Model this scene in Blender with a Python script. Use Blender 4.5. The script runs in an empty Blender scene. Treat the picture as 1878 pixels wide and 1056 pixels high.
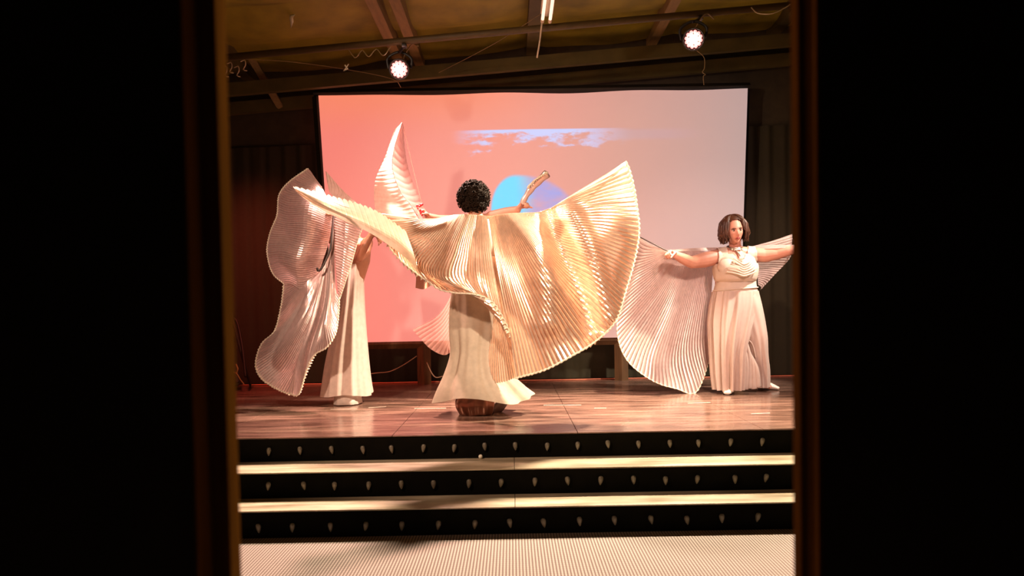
import bpy, bmesh, math, random
from mathutils import Vector, Matrix, noise
random.seed(7)
SC = bpy.context.scene
COL = SC.collection

# ------------------------------------------------------------------ camera
F_PX, CX, CY = 1400.0, 939.0, 603.0
CAM = Vector((0.0, 0.0, 1.317))
tilt, roll = math.radians(1.75), math.radians(1.0)
fwd = Vector((0, math.cos(tilt), -math.sin(tilt)))
up0 = Vector((0, math.sin(tilt), math.cos(tilt)))
rt0 = Vector((1, 0, 0))
rt = rt0*math.cos(roll) - up0*math.sin(roll)
up = rt0*math.sin(roll) + up0*math.cos(roll)
cd = bpy.data.cameras.new('camera')
cam = bpy.data.objects.new('camera', cd)
COL.objects.link(cam)
m = Matrix.Identity(4)
for i in range(3):
    m[i][0], m[i][1], m[i][2], m[i][3] = rt[i], up[i], -fwd[i], CAM[i]
cam.matrix_world = m
cd.sensor_fit = 'HORIZONTAL'; cd.sensor_width = 36.0
cd.lens = 36.0*F_PX/1878.0
cd.shift_y = (CY-528.0)/1878.0
cd.clip_start = 0.05
cd.dof.use_dof = True; cd.dof.focus_distance = 6.6; cd.dof.aperture_fstop = 2.3
SC.camera = cam

def P(x, y, d):
    """point seen at pixel (x, y) of the 1878x1056 frame, standing d metres into the hall"""
    v = fwd + rt*((x-CX)/F_PX) - up*((y-CY)/F_PX)
    return CAM + v*(d/v.y)

# ------------------------------------------------------------------ world, exposure, lights
w = bpy.data.worlds.new('world'); SC.world = w; w.use_nodes = True
w.node_tree.nodes['Background'].inputs[0].default_value = (0.010, 0.008, 0.005, 1)
w.node_tree.nodes['Background'].inputs[1].default_value = 0.0
SC.view_settings.view_transform = 'Standard'
SC.view_settings.look = 'None'
SC.view_settings.exposure = 1.0
SC.view_settings.gamma = 1.0
SC.view_settings.use_curve_mapping = False

def spot(name, loc, target, power, col, cone, blend=0.6, size=0.06):
    l = bpy.data.lights.new(name, 'SPOT')
    l.energy = power; l.color = col; l.spot_size = math.radians(cone); l.spot_blend = blend
    l.shadow_soft_size = size
    o = bpy.data.objects.new(name, l); COL.objects.link(o)
    o.location = loc
    o.rotation_euler = (Vector(target)-Vector(loc)).to_track_quat('-Z', 'Y').to_euler()
    return o

PAR1 = P(732, 127, 6.85)
PAR2 = P(1272, 72, 6.45)
S_Z = 0.477                        # height of the stage above the hall floor
# the two cans hanging over the stage, shining down towards the audience
spot('stage_can_light', PAR1 + Vector((0.0, -0.10, -0.10)), (-0.3, 4.3, 0.2), 560, (1.0, 0.60, 0.50), 110, 0.5)
spot('stage_can_light.001', PAR2 + Vector((-0.02, -0.10, -0.10)), (0.3, 4.4, 0.2), 950, (1.0, 0.80, 0.58), 110, 0.5)
# front-of-house lamps over the audience
spot('stage_left_red', (-3.0, 7.0, 3.55), (-2.7, 8.3, 0.9), 130, (1.0, 0.14, 0.09), 80, 0.9, 0.10)
spot('front_lamp_warm', (-2.3, 2.5, 3.45), (0.2, 6.8, 1.3), 370, (1.0, 0.67, 0.49), 66, 0.8, 0.10)
spot('stage_right_lamp', (3.5, 6.1, 3.7), (2.55, 7.1, 1.9), 480, (1.0, 0.86, 0.70), 34, 0.7, 0.08)
spot('front_lamp_middle', (1.5, 1.9, 3.6), (0.75, 5.6, 1.6), 640, (1.0, 0.80, 0.60), 32, 0.5, 0.08)
spot('front_lamp_right', (2.4, 2.6, 3.45), (2.3, 7.2, 1.2), 330, (1.0, 0.64, 0.55), 42, 0.7, 0.10)

# ------------------------------------------------------------------ materials
def new_mat(name):
    mt = bpy.data.materials.new(name); mt.use_nodes = True
    nt = mt.node_tree
    return mt, nt, nt.nodes['Principled BSDF'], nt.nodes['Material Output']

def N(nt, typ, **kw):
    n = nt.nodes.new(typ)
    for k, v in kw.items(): setattr(n, k, v)
    return n

def plain(name, col, rough=0.6, metal=0.0, var=0.15, scale=12.0, bump=0.0, bscale=60.0, spec=0.5, stretch=(1, 1, 1)):
    mt, nt, b, out = new_mat(name)
    tc = N(nt, 'ShaderNodeTexCoord'); mp = N(nt, 'ShaderNodeMapping')
    mp.inputs['Scale'].default_value = stretch
    nt.links.new(tc.outputs['Object'], mp.inputs['Vector'])
    nz = N(nt, 'ShaderNodeTexNoise'); nz.inputs['Scale'].default_value = scale; nz.inputs['Detail'].default_value = 4
    nt.links.new(mp.outputs[0], nz.inputs['Vector'])
    cr = N(nt, 'ShaderNodeValToRGB')
    cr.color_ramp.elements[0].position = 0.3; cr.color_ramp.elements[1].position = 0.7
    cr.color_ramp.elements[0].color = (*[c*(1-var) for c in col], 1)
    cr.color_ramp.elements[1].color = (*[min(1, c*(1+var)) for c in col], 1)
    nt.links.new(nz.outputs['Fac'], cr.inputs['Fac'])
    nt.links.new(cr.outputs['Color'], b.inputs['Base Color'])
    b.inputs['Roughness'].default_value = rough; b.inputs['Metallic'].default_value = metal
    b.inputs['Specular IOR Level'].default_value = spec
    if bump:
        n2 = N(nt, 'ShaderNodeTexNoise'); n2.inputs['Scale'].default_value = bscale
        nt.links.new(mp.outputs[0], n2.inputs['Vector'])
        bp = N(nt, 'ShaderNodeBump'); bp.inputs['Strength'].default_value = bump; bp.inputs['Distance'].default_value = 0.01
        nt.links.new(n2.outputs['Fac'], bp.inputs['Height']); nt.links.new(bp.outputs['Normal'], b.inputs['Normal'])
    return mt

def cloth(name, col, rough=0.5, metal=0.0, transl=0.3, clear=0.0, var=0.08, scale=25.0):
    """woven or lame cloth: a sheen surface that lets some light through"""
    mt, nt, b, out = new_mat(name)
    tc = N(nt, 'ShaderNodeTexCoord')
    nz = N(nt, 'ShaderNodeTexNoise'); nz.inputs['Scale'].default_value = scale; nz.inputs['Detail'].default_value = 5
    nt.links.new(tc.outputs['Object'], nz.inputs['Vector'])
    cr = N(nt, 'ShaderNodeValToRGB')
    cr.color_ramp.elements[0].position = 0.3; cr.color_ramp.elements[1].position = 0.7
    cr.color_ramp.elements[0].color = (*[c*(1-var) for c in col], 1)
    cr.color_ramp.elements[1].color = (*[min(1, c*(1+var)) for c in col], 1)
    nt.links.new(nz.outputs['Fac'], cr.inputs['Fac'])
    nt.links.new(cr.outputs['Color'], b.inputs['Base Color'])
    b.inputs['Roughness'].default_value = rough; b.inputs['Metallic'].default_value = metal
    tr = N(nt, 'ShaderNodeBsdfTranslucent'); nt.links.new(cr.outputs['Color'], tr.inputs['Color'])
    mx = N(nt, 'ShaderNodeMixShader'); mx.inputs[0].default_value = transl
    nt.links.new(b.outputs[0], mx.inputs[1]); nt.links.new(tr.outputs[0], mx.inputs[2])
    last = mx
    if clear:
        tp = N(nt, 'ShaderNodeBsdfTransparent'); m2 = N(nt, 'ShaderNodeMixShader'); m2.inputs[0].default_value = clear
        nt.links.new(mx.outputs[0], m2.inputs[1]); nt.links.new(tp.outputs[0], m2.inputs[2]); last = m2
    nt.links.new(last.outputs[0], out.inputs['Surface'])
    return mt

def glow(name, col, strength):
    mt, nt, b, out = new_mat(name)
    b.inputs['Base Color'].default_value = (*col, 1)
    b.inputs['Emission Color'].default_value = (*col, 1); b.inputs['Emission Strength'].default_value = strength
    return mt

def carpet_mat():
    mt, nt, b, out = new_mat('ribbed_carpet')
    tc = N(nt, 'ShaderNodeTexCoord')
    mp = N(nt, 'ShaderNodeMapping'); mp.inputs['Rotation'].default_value = (0, 0, math.radians(0))
    nt.links.new(tc.outputs['Object'], mp.inputs['Vector'])
    wv = N(nt, 'ShaderNodeTexWave', wave_type='BANDS', bands_direction='X'); wv.inputs['Scale'].default_value = 18.7
    wv.inputs['Distortion'].default_value = 0.25
    wh = N(nt, 'ShaderNodeTexWave', wave_type='BANDS', bands_direction='Y'); wh.inputs['Scale'].default_value = 10.0
    wh.inputs['Distortion'].default_value = 0.25
    for n in (wv, wh): nt.links.new(mp.outputs[0], n.inputs['Vector'])
    mm = N(nt, 'ShaderNodeMath', operation='MULTIPLY'); nt.links.new(wv.outputs['Fac'], mm.inputs[0]); nt.links.new(wh.outputs['Fac'], mm.inputs[1])
    ad = N(nt, 'ShaderNodeMath', operation='MULTIPLY_ADD'); nt.links.new(wv.outputs['Fac'], ad.inputs[0]); ad.inputs[1].default_value = 0.8
    m3 = N(nt, 'ShaderNodeMath', operation='MULTIPLY'); m3.inputs[1].default_value = 0.25; nt.links.new(mm.outputs[0], m3.inputs[0]); nt.links.new(m3.outputs[0], ad.inputs[2])
    cr = N(nt, 'ShaderNodeValToRGB')
    cr.color_ramp.elements[0].color = (0.12, 0.085, 0.07, 1); cr.color_ramp.elements[1].color = (0.50, 0.42, 0.37, 1)
    cr.color_ramp.elements[1].position = 1.0
    nt.links.new(ad.outputs[0], cr.inputs['Fac']); nt.links.new(cr.outputs['Color'], b.inputs['Base Color'])
    bp = N(nt, 'ShaderNodeBump'); bp.inputs['Strength'].default_value = 0.35; bp.inputs['Distance'].default_value = 0.004
    nt.links.new(ad.outputs[0], bp.inputs['Height']); nt.links.new(bp.outputs['Normal'], b.inputs['Normal'])
    b.inputs['Roughness'].default_value = 0.95
    return mt

def stage_mat(name, c0, c1, rough=0.22):
    """worn brown boards with streaks along the length and patchy gloss"""
    mt, nt, b, out = new_mat(name)
    tc = N(nt, 'ShaderNodeTexCoord'); mp = N(nt, 'ShaderNodeMapping'); mp.inputs['Scale'].default_value = (0.8, 5.0, 1.0)
    nt.links.new(tc.outputs['Object'], mp.inputs['Vector'])
    nz = N(nt, 'ShaderNodeTexNoise'); nz.inputs['Scale'].default_value = 2.2; nz.inputs['Detail'].default_value = 8; nz.inputs['Roughness'].default_value = 0.65
    nt.links.new(mp.outputs[0], nz.inputs['Vector'])
    cr = N(nt, 'ShaderNodeValToRGB')
    cr.color_ramp.elements[0].position = 0.32; cr.color_ramp.elements[1].position = 0.72
    cr.color_ramp.elements[0].color = (*c0, 1); cr.color_ramp.elements[1].color = (*c1, 1)
    nt.links.new(nz.outputs['Fac'], cr.inputs['Fac']); nt.links.new(cr.outputs['Color'], b.inputs['Base Color'])
    rr = N(nt, 'ShaderNodeMapRange'); rr.inputs['To Min'].default_value = rough*0.3; rr.inputs['To Max'].default_value = rough*2.0
    nt.links.new(nz.outputs['Fac'], rr.inputs['Value']); nt.links.new(rr.outputs[0], b.inputs['Roughness'])
    bp = N(nt, 'ShaderNodeBump'); bp.inputs['Strength'].default_value = 0.08; bp.inputs['Distance'].default_value = 0.004
    nt.links.new(nz.outputs['Fac'], bp.inputs['Height']); nt.links.new(bp.outputs['Normal'], b.inputs['Normal'])
    return mt

def screen_mat():
    """white screen cloth carrying the projected picture: a dim sky with a blue cloud streak and a blue shape"""
    mt, nt, b, out = new_mat('screen_cloth')
    L = nt.links.new
    uv = N(nt, 'ShaderNodeTexCoord'); sep = N(nt, 'ShaderNodeSeparateXYZ')
    L(uv.outputs['UV'], sep.inputs[0])
    nz = N(nt, 'ShaderNodeTexNoise'); nz.inputs['Scale'].default_value = 1.0; nz.inputs['Detail'].default_value = 6
    mp = N(nt, 'ShaderNodeMapping'); nz.inputs['Roughness'].default_value = 0.62; mp.inputs['Scale'].default_value = (9, 13, 1); L(uv.outputs['UV'], mp.inputs['Vector']); L(mp.outputs[0], nz.inputs['Vector'])
    def mth(op, a, c=None, d=None):
        n = N(nt, 'ShaderNodeMath', operation=op)
        for i, v in enumerate((a, c, d)):
            if v is None: continue
            if isinstance(v, (int, float)): n.inputs[i].default_value = v
            else: L(v, n.inputs[i])
        return n.outputs[0]
    def ss(x, a, c):
        n = N(nt, 'ShaderNodeMapRange', interpolation_type='SMOOTHSTEP'); L(x, n.inputs['Value'])
        n.inputs['From Min'].default_value = a; n.inputs['From Max'].default_value = c
        return n.outputs[0]
    u, v = sep.outputs[0], sep.outputs[1]
    nf = nz.outputs['Fac']
    # streak of cloud: a crisp upper edge, wispy below
    low = mth('MULTIPLY_ADD', mth('SUBTRACT', nf, 0.5), 0.40, 0.797)
    top = ss(v, 0.853, 0.847)
    und = mth('SUBTRACT', v, low)
    streak = mth('MULTIPLY', mth('MULTIPLY', top, ss(und, -0.012, 0.030)), mth('MULTIPLY', ss(u, 0.30, 0.40), ss(u, 0.74, 0.58)))
    veil = mth('MULTIPLY', mth('MULTIPLY', ss(v, 0.850, 0.835), ss(v, 0.795, 0.812)), mth('MULTIPLY', ss(u, 0.66, 0.72), ss(u, 0.92, 0.80)))
    # rounded blue shape above the middle dancer's shoulder
    du = mth('MAXIMUM', mth('DIVIDE', mth('SUBTRACT', u, 0.455), 0.135), mth('DIVIDE', mth('SUBTRACT', 0.455, u), 0.060))
    dv = mth('DIVIDE', mth('SUBTRACT', v, 0.520), 0.145)
    rr = mth('ADD', mth('MULTIPLY', du, du), mth('MULTIPLY', dv, dv))
    dome = mth('MULTIPLY', ss(rr, 1.12, 0.85), ss(v, 0.44, 0.50))
    cy = mth('MULTIPLY', dome, ss(u, 0.51, 0.45))
    mottled = mth('MULTIPLY', dome, mth('MULTIPLY_ADD', nf, 1.6, -0.25))
    def mixc(a, col, fac):
        n = N(nt, 'ShaderNodeMix', data_type='RGBA'); n.clamp_factor = True
        L(a, n.inputs[6]); n.inputs[7].default_value = (*col, 1); L(fac, n.inputs[0]); return n.outputs[2]
    # the sky of the picture: salmon at left, mauve grey at right, more orange along the top
    cr = N(nt, 'ShaderNodeValToRGB'); L(u, cr.inputs['Fac'])
    e = cr.color_ramp.elements
    e[0].position = 0.05; e[0].color = (0.44, 0.105, 0.085, 1)
    e[1].position = 1.0; e[1].color = (0.215, 0.150, 0.145, 1)
    q = e.new(0.45); q.color = (0.375, 0.130, 0.108, 1)
    q = e.new(0.70); q.color = (0.285, 0.140, 0.120, 1)
    sky = mixc(cr.outputs['Color'], (0.46, 0.12, 0.055), mth('MULTIPLY', mth('MULTIPLY', ss(v, 0.80, 1.05), ss(u, 0.62, 0.30)), 0.7))
    sky = mixc(sky, (0.25, 0.15, 0.16), mth('MULTIPLY', veil, 0.8))
    sky = mixc(sky, (0.24, 0.29, 0.47), streak)
    sky = mixc(sky, (0.12, 0.15, 0.36), mth('MULTIPLY', dome, mth('MULTIPLY_ADD', nf, 2.6, -0.5)))
    sky = mixc(sky, (0.0, 0.32, 0.48), cy)
    L(sky, b.inputs['Emission Color']); b.inputs['Emission Strength'].default_value = 1.0
    b.inputs['Base Color'].default_value = (0.30, 0.29, 0.29, 1)
    b.inputs['Roughness'].default_value = 0.8; b.inputs['Specular IOR Level'].default_value = 0.2
    return mt

M = {}
M['unlit_wall'] = plain('unlit_black_plaster', (0.016, 0.012, 0.006), 0.8, var=0.2)  # near black: the lack of light on the door wall put into its colour
M['side_wall'] = plain('brown_plaster', (0.045, 0.032, 0.015), 0.8, var=0.2)
M['jamb'] = plain('dark_varnished_jamb', (0.105, 0.040, 0.006), 0.95, spec=0.0, var=0.25, scale=6, stretch=(6, 6, 0.5))
M['ceiling'] = plain('brown_insulation_sheet', (0.22, 0.175, 0.012), 0.6, var=0.35, scale=3.0, bump=0.5, bscale=7)
M['beam'] = plain('brown_beam', (0.22, 0.14, 0.045), 0.7, var=0.2, scale=8, stretch=(4, 0.6, 4))
M['purlin'] = plain('olive_purlin', (0.085, 0.066, 0.014), 0.7, var=0.25, scale=4)
M['pipe'] = plain('brown_steel_pipe', (0.075, 0.045, 0.012), 0.6)
M['carpet'] = carpet_mat()
M['stage'] = stage_mat('stage_boards', (0.045, 0.022, 0.015), (0.30, 0.175, 0.130), 0.18)
M['tread'] = stage_mat('tread_boards', (0.24, 0.185, 0.11), (0.68, 0.57, 0.41), 0.35)
M['riser'] = plain('black_riser_carpet', (0.0035, 0.003, 0.0012), 0.95, var=0.3, spec=0.1)
M['bulb'] = plain('frosted_bulb', (0.16, 0.14, 0.10), 0.35, var=0.2)
M['socket'] = plain('dark_socket', (0.05, 0.05, 0.03), 0.5)
M['curtain'] = cloth('dark_brown_curtain', (0.030, 0.023, 0.008), 0.9, 0, 0.02)
M['screen'] = screen_mat()
M['frame_black'] = plain('black_frame', (0.012, 0.010, 0.006), 0.6)
M['stud'] = plain('brown_timber', (0.13, 0.06, 0.02), 0.7, var=0.25, scale=6, stretch=(6, 6, 0.6))
M['cord'] = plain('orange_cord', (0.75, 0.22, 0.12), 0.5)
M['grey_cord'] = plain('pale_cord', (0.45, 0.36, 0.24), 0.5)
M['dark_cord'] = plain('brown_wire', (0.20, 0.13, 0.05), 0.5)
M['tape'] = plain('white_tape', (0.60, 0.50, 0.42), 0.4)
M['can'] = plain('black_lamp_housing', (0.02, 0.018, 0.016), 0.45)
M['led1'] = glow('lit_pink_leds', (1.0, 0.62, 0.60), 30)
M['led2'] = glow('lit_white_leds', (1.0, 0.90, 0.74), 40)
M['halo_leds'] = glow('halo_tinted_leds', (1.0, 0.26, 0.24), 1.3)  # rose halo round the lamps, put into the colour of the outer LEDs
M['tube'] = glow('dim_tube', (1.0, 0.74, 0.58), 0.55)
M['white_metal'] = plain('white_enamel', (0.55, 0.42, 0.30), 0.4)
M['wing_gold'] = cloth('gold_white_lame', (0.90, 0.66, 0.50), 0.30, 0.78, 0.22)
M['wing_white'] = cloth('sheer_white_lame', (0.74, 0.58, 0.54), 0.42, 0.30, 0.40, 0.06)
M['wing_rose'] = cloth('rose_silver_lame', (0.82, 0.64, 0.61), 0.30, 0.60, 0.20)
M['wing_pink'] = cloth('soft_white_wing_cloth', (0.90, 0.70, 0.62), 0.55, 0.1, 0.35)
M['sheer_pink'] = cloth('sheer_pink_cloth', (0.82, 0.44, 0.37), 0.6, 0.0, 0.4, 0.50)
M['hem'] = cloth('cream_binding', (1.0, 0.90, 0.74), 0.4, 0.2, 0.2)
M['rod'] = plain('black_wing_rod', (0.03, 0.015, 0.012), 0.4)
M['skin'] = plain('skin', (0.60, 0.27, 0.19), 0.5, var=0.06, scale=20)
M['skin_dark'] = plain('tanned_skin', (0.33, 0.13, 0.07), 0.5, var=0.08, scale=20)
M['lip'] = plain('lips', (0.40, 0.07, 0.06), 0.4)
M['brow'] = plain('brow_hair', (0.09, 0.035, 0.02), 0.7)
M['eye_white'] = plain('eye_white', (0.62, 0.52, 0.46), 0.3)
M['iris'] = plain('dark_iris', (0.03, 0.015, 0.01), 0.2)
M['hair_black'] = plain('dark_curly_hair', (0.012, 0.006, 0.003), 0.8, var=0.4, spec=0.12)
M['hair_brown'] = plain('brown_wavy_hair', (0.065, 0.022, 0.010), 0.42, var=0.4)
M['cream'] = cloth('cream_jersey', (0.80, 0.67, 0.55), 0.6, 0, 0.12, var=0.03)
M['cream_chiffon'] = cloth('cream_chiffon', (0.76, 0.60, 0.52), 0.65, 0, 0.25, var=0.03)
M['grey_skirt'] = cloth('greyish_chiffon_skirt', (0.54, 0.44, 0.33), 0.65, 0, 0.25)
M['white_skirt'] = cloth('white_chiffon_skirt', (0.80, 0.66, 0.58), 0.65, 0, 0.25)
M['pink_skirt'] = cloth('pinkish_chiffon', (0.90, 0.70, 0.64), 0.6, 0, 0.4)
M['bronze'] = cloth('bronze_lame_and_shaded_wing', (0.32, 0.14, 0.09), 0.28, 0.8, 0.05)  # real bronze on the underskirt; painted shade on the hidden dancer's wing corner
M['shoe'] = plain('white_shoe', (0.85, 0.74, 0.64), 0.45)
M['shoe_dark'] = plain('dark_dance_shoe', (0.10, 0.04, 0.03), 0.4)
M['silver'] = plain('silver_necklace', (0.75, 0.68, 0.58), 0.22, metal=0.9)
M['red'] = plain('red_beads', (0.65, 0.03, 0.04), 0.35)
M['bag'] = plain('grey_bag', (0.10, 0.09, 0.09), 0.5, bump=0.5)
M['brass'] = plain('brass_clip', (0.55, 0.36, 0.14), 0.35, metal=0.8)
M['dark_thing'] = plain('dark_grey_steel', (0.04, 0.03, 0.02), 0.45)
M['paper'] = plain('white_paper', (0.92, 0.84, 0.66), 0.7)

# ------------------------------------------------------------------ object helpers
def link(name, data): 
    o = bpy.data.objects.new(name, data); COL.objects.link(o); return o

def origin_of(o):
    v = Vector((0, 0, 0))
    while o is not None:
        v = v + o.location; o = o.parent
    return v

def mk(name, bm, mats, parent=None, loc=None, smooth=True, label=None, kind=None):
    """bm is in world coordinates; the object gets its origin at loc (top level) or its parent's origin"""
    me = bpy.data.meshes.new(name)
    base = origin_of(parent) if parent is not None else Vector((0, 0, 0))
    org = base if loc is None else Vector(loc)
    bmesh.ops.translate(bm, verts=bm.verts, vec=-org)
    bm.normal_update(); bm.to_mesh(me); bm.free()
    if not isinstance(mats, (list, tuple)): mats = [mats]
    for q in mats: me.materials.append(q)
    me.polygons.foreach_set('use_smooth', [smooth]*len(me.polygons))
    o = link(name, me)
    o.parent = parent; o.location = org - base
    if label: o['label'] = label
    if kind: o['kind'] = kind
    return o

def thing(name, label, cat, loc, group=None):
    o = link(name, None); o.location = loc; o.empty_display_size = 0.05
    o['label'] = label; o['category'] = cat
    if group: o['group'] = group
    return o

def tag(o, label, cat, group=None):
    o['label'] = label; o['category'] = cat
    if group: o['group'] = group
    return o

def box(bm, lo, hi, bev=0.0):
    lo, hi = Vector(lo), Vector(hi)
    r = bmesh.ops.create_cube(bm, size=1.0)
    vs = r['verts']
    for v in vs:
        v.co = Vector([lo[i] + (v.co[i]+0.5)*(hi[i]-lo[i]) for i in range(3)])
    if bev:
        es = list({e for v in vs for e in v.link_edges})
        bmesh.ops.bevel(bm, geom=es, offset=bev, segments=2, profile=0.6, affect='EDGES')

def catmull(pts, n):
    """n points along a smooth curve through pts, equally spaced along its length"""
    pts = [Vector(p) for p in pts]
    if len(pts) == 1: return [pts[0].copy() for _ in range(n)]
    ext = [pts[0]*2-pts[1]] + pts + [pts[-1]*2-pts[-2]]
    fine = []
    for i in range(1, len(ext)-2):
        a, b, c, d = ext[i-1], ext[i], ext[i+1], ext[i+2]
        for k in range(24):
            t = k/24
            fine.append(0.5*((2*b) + (c-a)*t + (2*a-5*b+4*c-d)*t*t + (3*b-a-3*c+d)*t**3))
    fine.append(ext[-2])
    acc = [0.0]
    for a, b in zip(fine, fine[1:]): acc.append(acc[-1] + (b-a).length)
    out, j = [], 0
    tot = acc[-1] or 1.0
    for i in range(n):
        s = tot*i/(n-1)
        while j < len(acc)-2 and acc[j+1] < s: j += 1
        seg = acc[j+1]-acc[j]
        t = (s-acc[j])/seg if seg > 1e-12 else 0
        out.append(fine[j].lerp(fine[j+1], min(1, max(0, t))))
    return out

def sweep(bm, pts, radii, n=12, side=None, round_ends=True):
    """closed tapered tube through pts; each radius a number or (half width along side, half depth)"""
    pts = [Vector(p) for p in pts]
    rad = [(r, r) if isinstance(r, (int, float)) else r for r in radii]
    tang = []
    for i in range(len(pts)):
        t = pts[min(i+1, len(pts)-1)] - pts[max(i-1, 0)]
        tang.append(t.normalized() if t.length > 1e-9 else Vector((0, 0, 1)))
    s = Vector(side) if side is not None else (Vector((0, 0, 1)) if abs(tang[0].z) < 0.9 else Vector((1, 0, 0)))
    rows = []
    def ring(c, t, ra, rb, s):
        s = (s - t*s.dot(t))
        s = s.normalized() if s.length > 1e-6 else t.orthogonal().normalized()
        q = t.cross(s)
        return [bm.verts.new(c + s*(ra*math.cos(2*math.pi*k/n)) + q*(rb*math.sin(2*math.pi*k/n))) for k in range(n)], s
    if round_ends:
        r0 = min(rad[0])
        for a in (0.25, 0.7):
            rg, s = ring(pts[0]-tang[0]*r0*(1-a)*0.9, tang[0], rad[0][0]*math.sqrt(1-(1-a)**2), rad[0][1]*math.sqrt(1-(1-a)**2), s); rows.append(rg)
    for c, t, r in zip(pts, tang, rad):
        rg, s = ring(c, t, r[0], r[1], s); rows.append(rg)
    if round_ends:
        r0 = min(rad[-1])
        for a in (0.7, 0.25):
            rg, s = ring(pts[-1]+tang[-1]*r0*(1-a)*0.9, tang[-1], rad[-1][0]*math.sqrt(1-(1-a)**2), rad[-1][1]*math.sqrt(1-(1-a)**2), s); rows.append(rg)
    for a, b in zip(rows, rows[1:]):
        for k in range(n):
            bm.faces.new((a[k], a[(k+1) % n], b[(k+1) % n], b[k]))
    bm.faces.new(list(reversed(rows[0]))); bm.faces.new(rows[-1])

def tube(pts, r, n=8, smooth_pts=None):
    bm = bmesh.new()
    if smooth_pts: pts = catmull(pts, smooth_pts)
    sweep(bm, pts, [r]*len(pts), n)
    return bm

def ball(bm, c, r, scale=(1, 1, 1), seg=16, rings=10):
    res = bmesh.ops.create_uvsphere(bm, u_segments=seg, v_segments=rings, radius=r)
    for v in res['verts']:
        v.co = Vector((v.co.x*scale[0], v.co.y*scale[1], v.co.z*scale[2])) + Vector(c)
    return res['verts']

def eval_curves(curves, nu):
    return [catmull([P(*p) for p in c], nu) for c in curves]

def crom(p0, p1, p2, p3, t):
    return 0.5*((2*p1) + (p2-p0)*t + (2*p0-5*p1+4*p2-p3)*t*t + (3*p1-p0-3*p2+p3)*t**3)

def pleated(bm, curves, n, amp, nv=18, waves=(), inner=0.2, jitter=0.25, rimjag=0.0, seed=0, ridges=(), fade1=0.0):
    """pleated cloth stretched from the first curve (gathered edge) over the others to the last (free rim).
    n pleats run from edge to rim; waves = (u0, su, v0, sv, depth) billows. Returns the rim's points."""
    rnd = random.Random(seed)
    prof = ((0.0, 0.0), (0.13, -1.5), (0.27, 0.05), (0.62, 0.28))      # a flat pleat, then a narrow deep crease
    nu = 4*n+1
    cs0 = eval_curves(curves, 16*n+1)
    pos = [16*(k//4) + int(round(16*prof[k % 4][0])) for k in range(nu)]
    cs = [[c[q] for q in pos] for c in cs0]
    K = len(cs)
    grid = []
    for j in range(nv+1):
        v = j/nv
        s = v*(K-1); i = min(int(s), K-2); t = s-i
        row = []
        for k in range(nu):
            p1, p2 = cs[i][k], cs[i+1][k]
            p0 = cs[i-1][k] if i > 0 else p1*2-p2
            p3 = cs[i+2][k] if i+2 < K else p2*2-p1
            q = crom(p0, p1, p2, p3, t)
            u = k/(nu-1)
            for (u0, su, v0, sv, a) in waves:
                q = q + Vector((0, a*math.exp(-((u-u0)/su)**2-((v-v0)/sv)**2), 0))
            for (line, wd, a, ends) in ridges:                      # soft folds that run across the pleats
                e = min((min(((q-(b0+(b1-b0)*max(0, min(1, (q-b0).dot(b1-b0)/(b1-b0).length_squared)))) * Vector((1, 0, 1))).length for b0, b1 in zip(line, line[1:])), 9))
                q = q + Vector((0, a*math.exp(-(e/wd)**2)*min(1, v*ends), 0))
            row.append(q)
        grid.append(row)
    jit = [1+rnd.uniform(-jitter, jitter) for _ in range(nu)]
    verts = []
    g0 = grid[nv//2]; mid = nu//2
    nm = (g0[mid+4]-g0[mid-4]).cross(grid[nv//2+1][mid]-grid[nv//2-1][mid])
    sgn = 1 if nm.dot(CAM-g0[mid]) > 0 else -1
    for j in range(nv+1):
        v = j/nv; row = []
        for k in range(nu):
            du = grid[j][min(k+4, nu-1)] - grid[j][max(k-4, 0)]
            dv = grid[min(j+1, nv)][k] - grid[max(j-1, 0)][k]
            nn = du.cross(dv)*sgn
            nn = nn.normalized() if nn.length > 1e-10 else Vector((0, -1, 0))
            sp = du.length/(min(k+4, nu-1)-max(k-4, 0))*4                # width of one pleat here
            a = min(amp*(inner+(1-inner)*v), sp*0.42)*jit[k]
            fd = min(1.0, 0.12+(1-k/(nu-1))/fade1) if fade1 else 1.0
            a *= fd
            q = grid[j][k] + nn*(a*prof[k % 4][1])
            if rimjag and j == nv and dv.length > 1e-9:
                q = q + dv.normalized()*(fd*rimjag*(0.2, -0.7, 0.2, 0.9)[k % 4]*jit[k])
            row.append(bm.verts.new(q))
        verts.append(row)
    for j in range(nv):
        for k in range(nu-1):
            bm.faces.new((verts[j][k], verts[j][k+1], verts[j+1][k+1], verts[j+1][k]))
    return [v.co.copy() for v in verts[-1]]

def smooth_patch(bm, curves, nu=30, nv=16, wrinkle=0.0, freq=9.0):
    cs = eval_curves(curves, nu); K = len(cs); rows = []
    for j in range(nv+1):
        s = j/nv*(K-1); i = min(int(s), K-2); t = s-i; row = []
        for k in range(nu):
            p1, p2 = cs[i][k], cs[i+1][k]
            p0 = cs[i-1][k] if i > 0 else p1*2-p2
            p3 = cs[i+2][k] if i+2 < K else p2*2-p1
            q = crom(p0, p1, p2, p3, t)
            if wrinkle: q = q + Vector((0, wrinkle*noise.noise(q*freq), 0))
            row.append(bm.verts.new(q))
        rows.append(row)
    for a, b in zip(rows, rows[1:]):
        for k in range(nu-1): bm.faces.new((a[k], a[k+1], b[k+1], b[k]))

def hem(pts, r, parent):
    bm = bmesh.new(); sweep(bm, pts, [r]*len(pts), 5, round_ends=False)
    return mk('hem', bm, M['hem'], parent, smooth=False)

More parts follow.
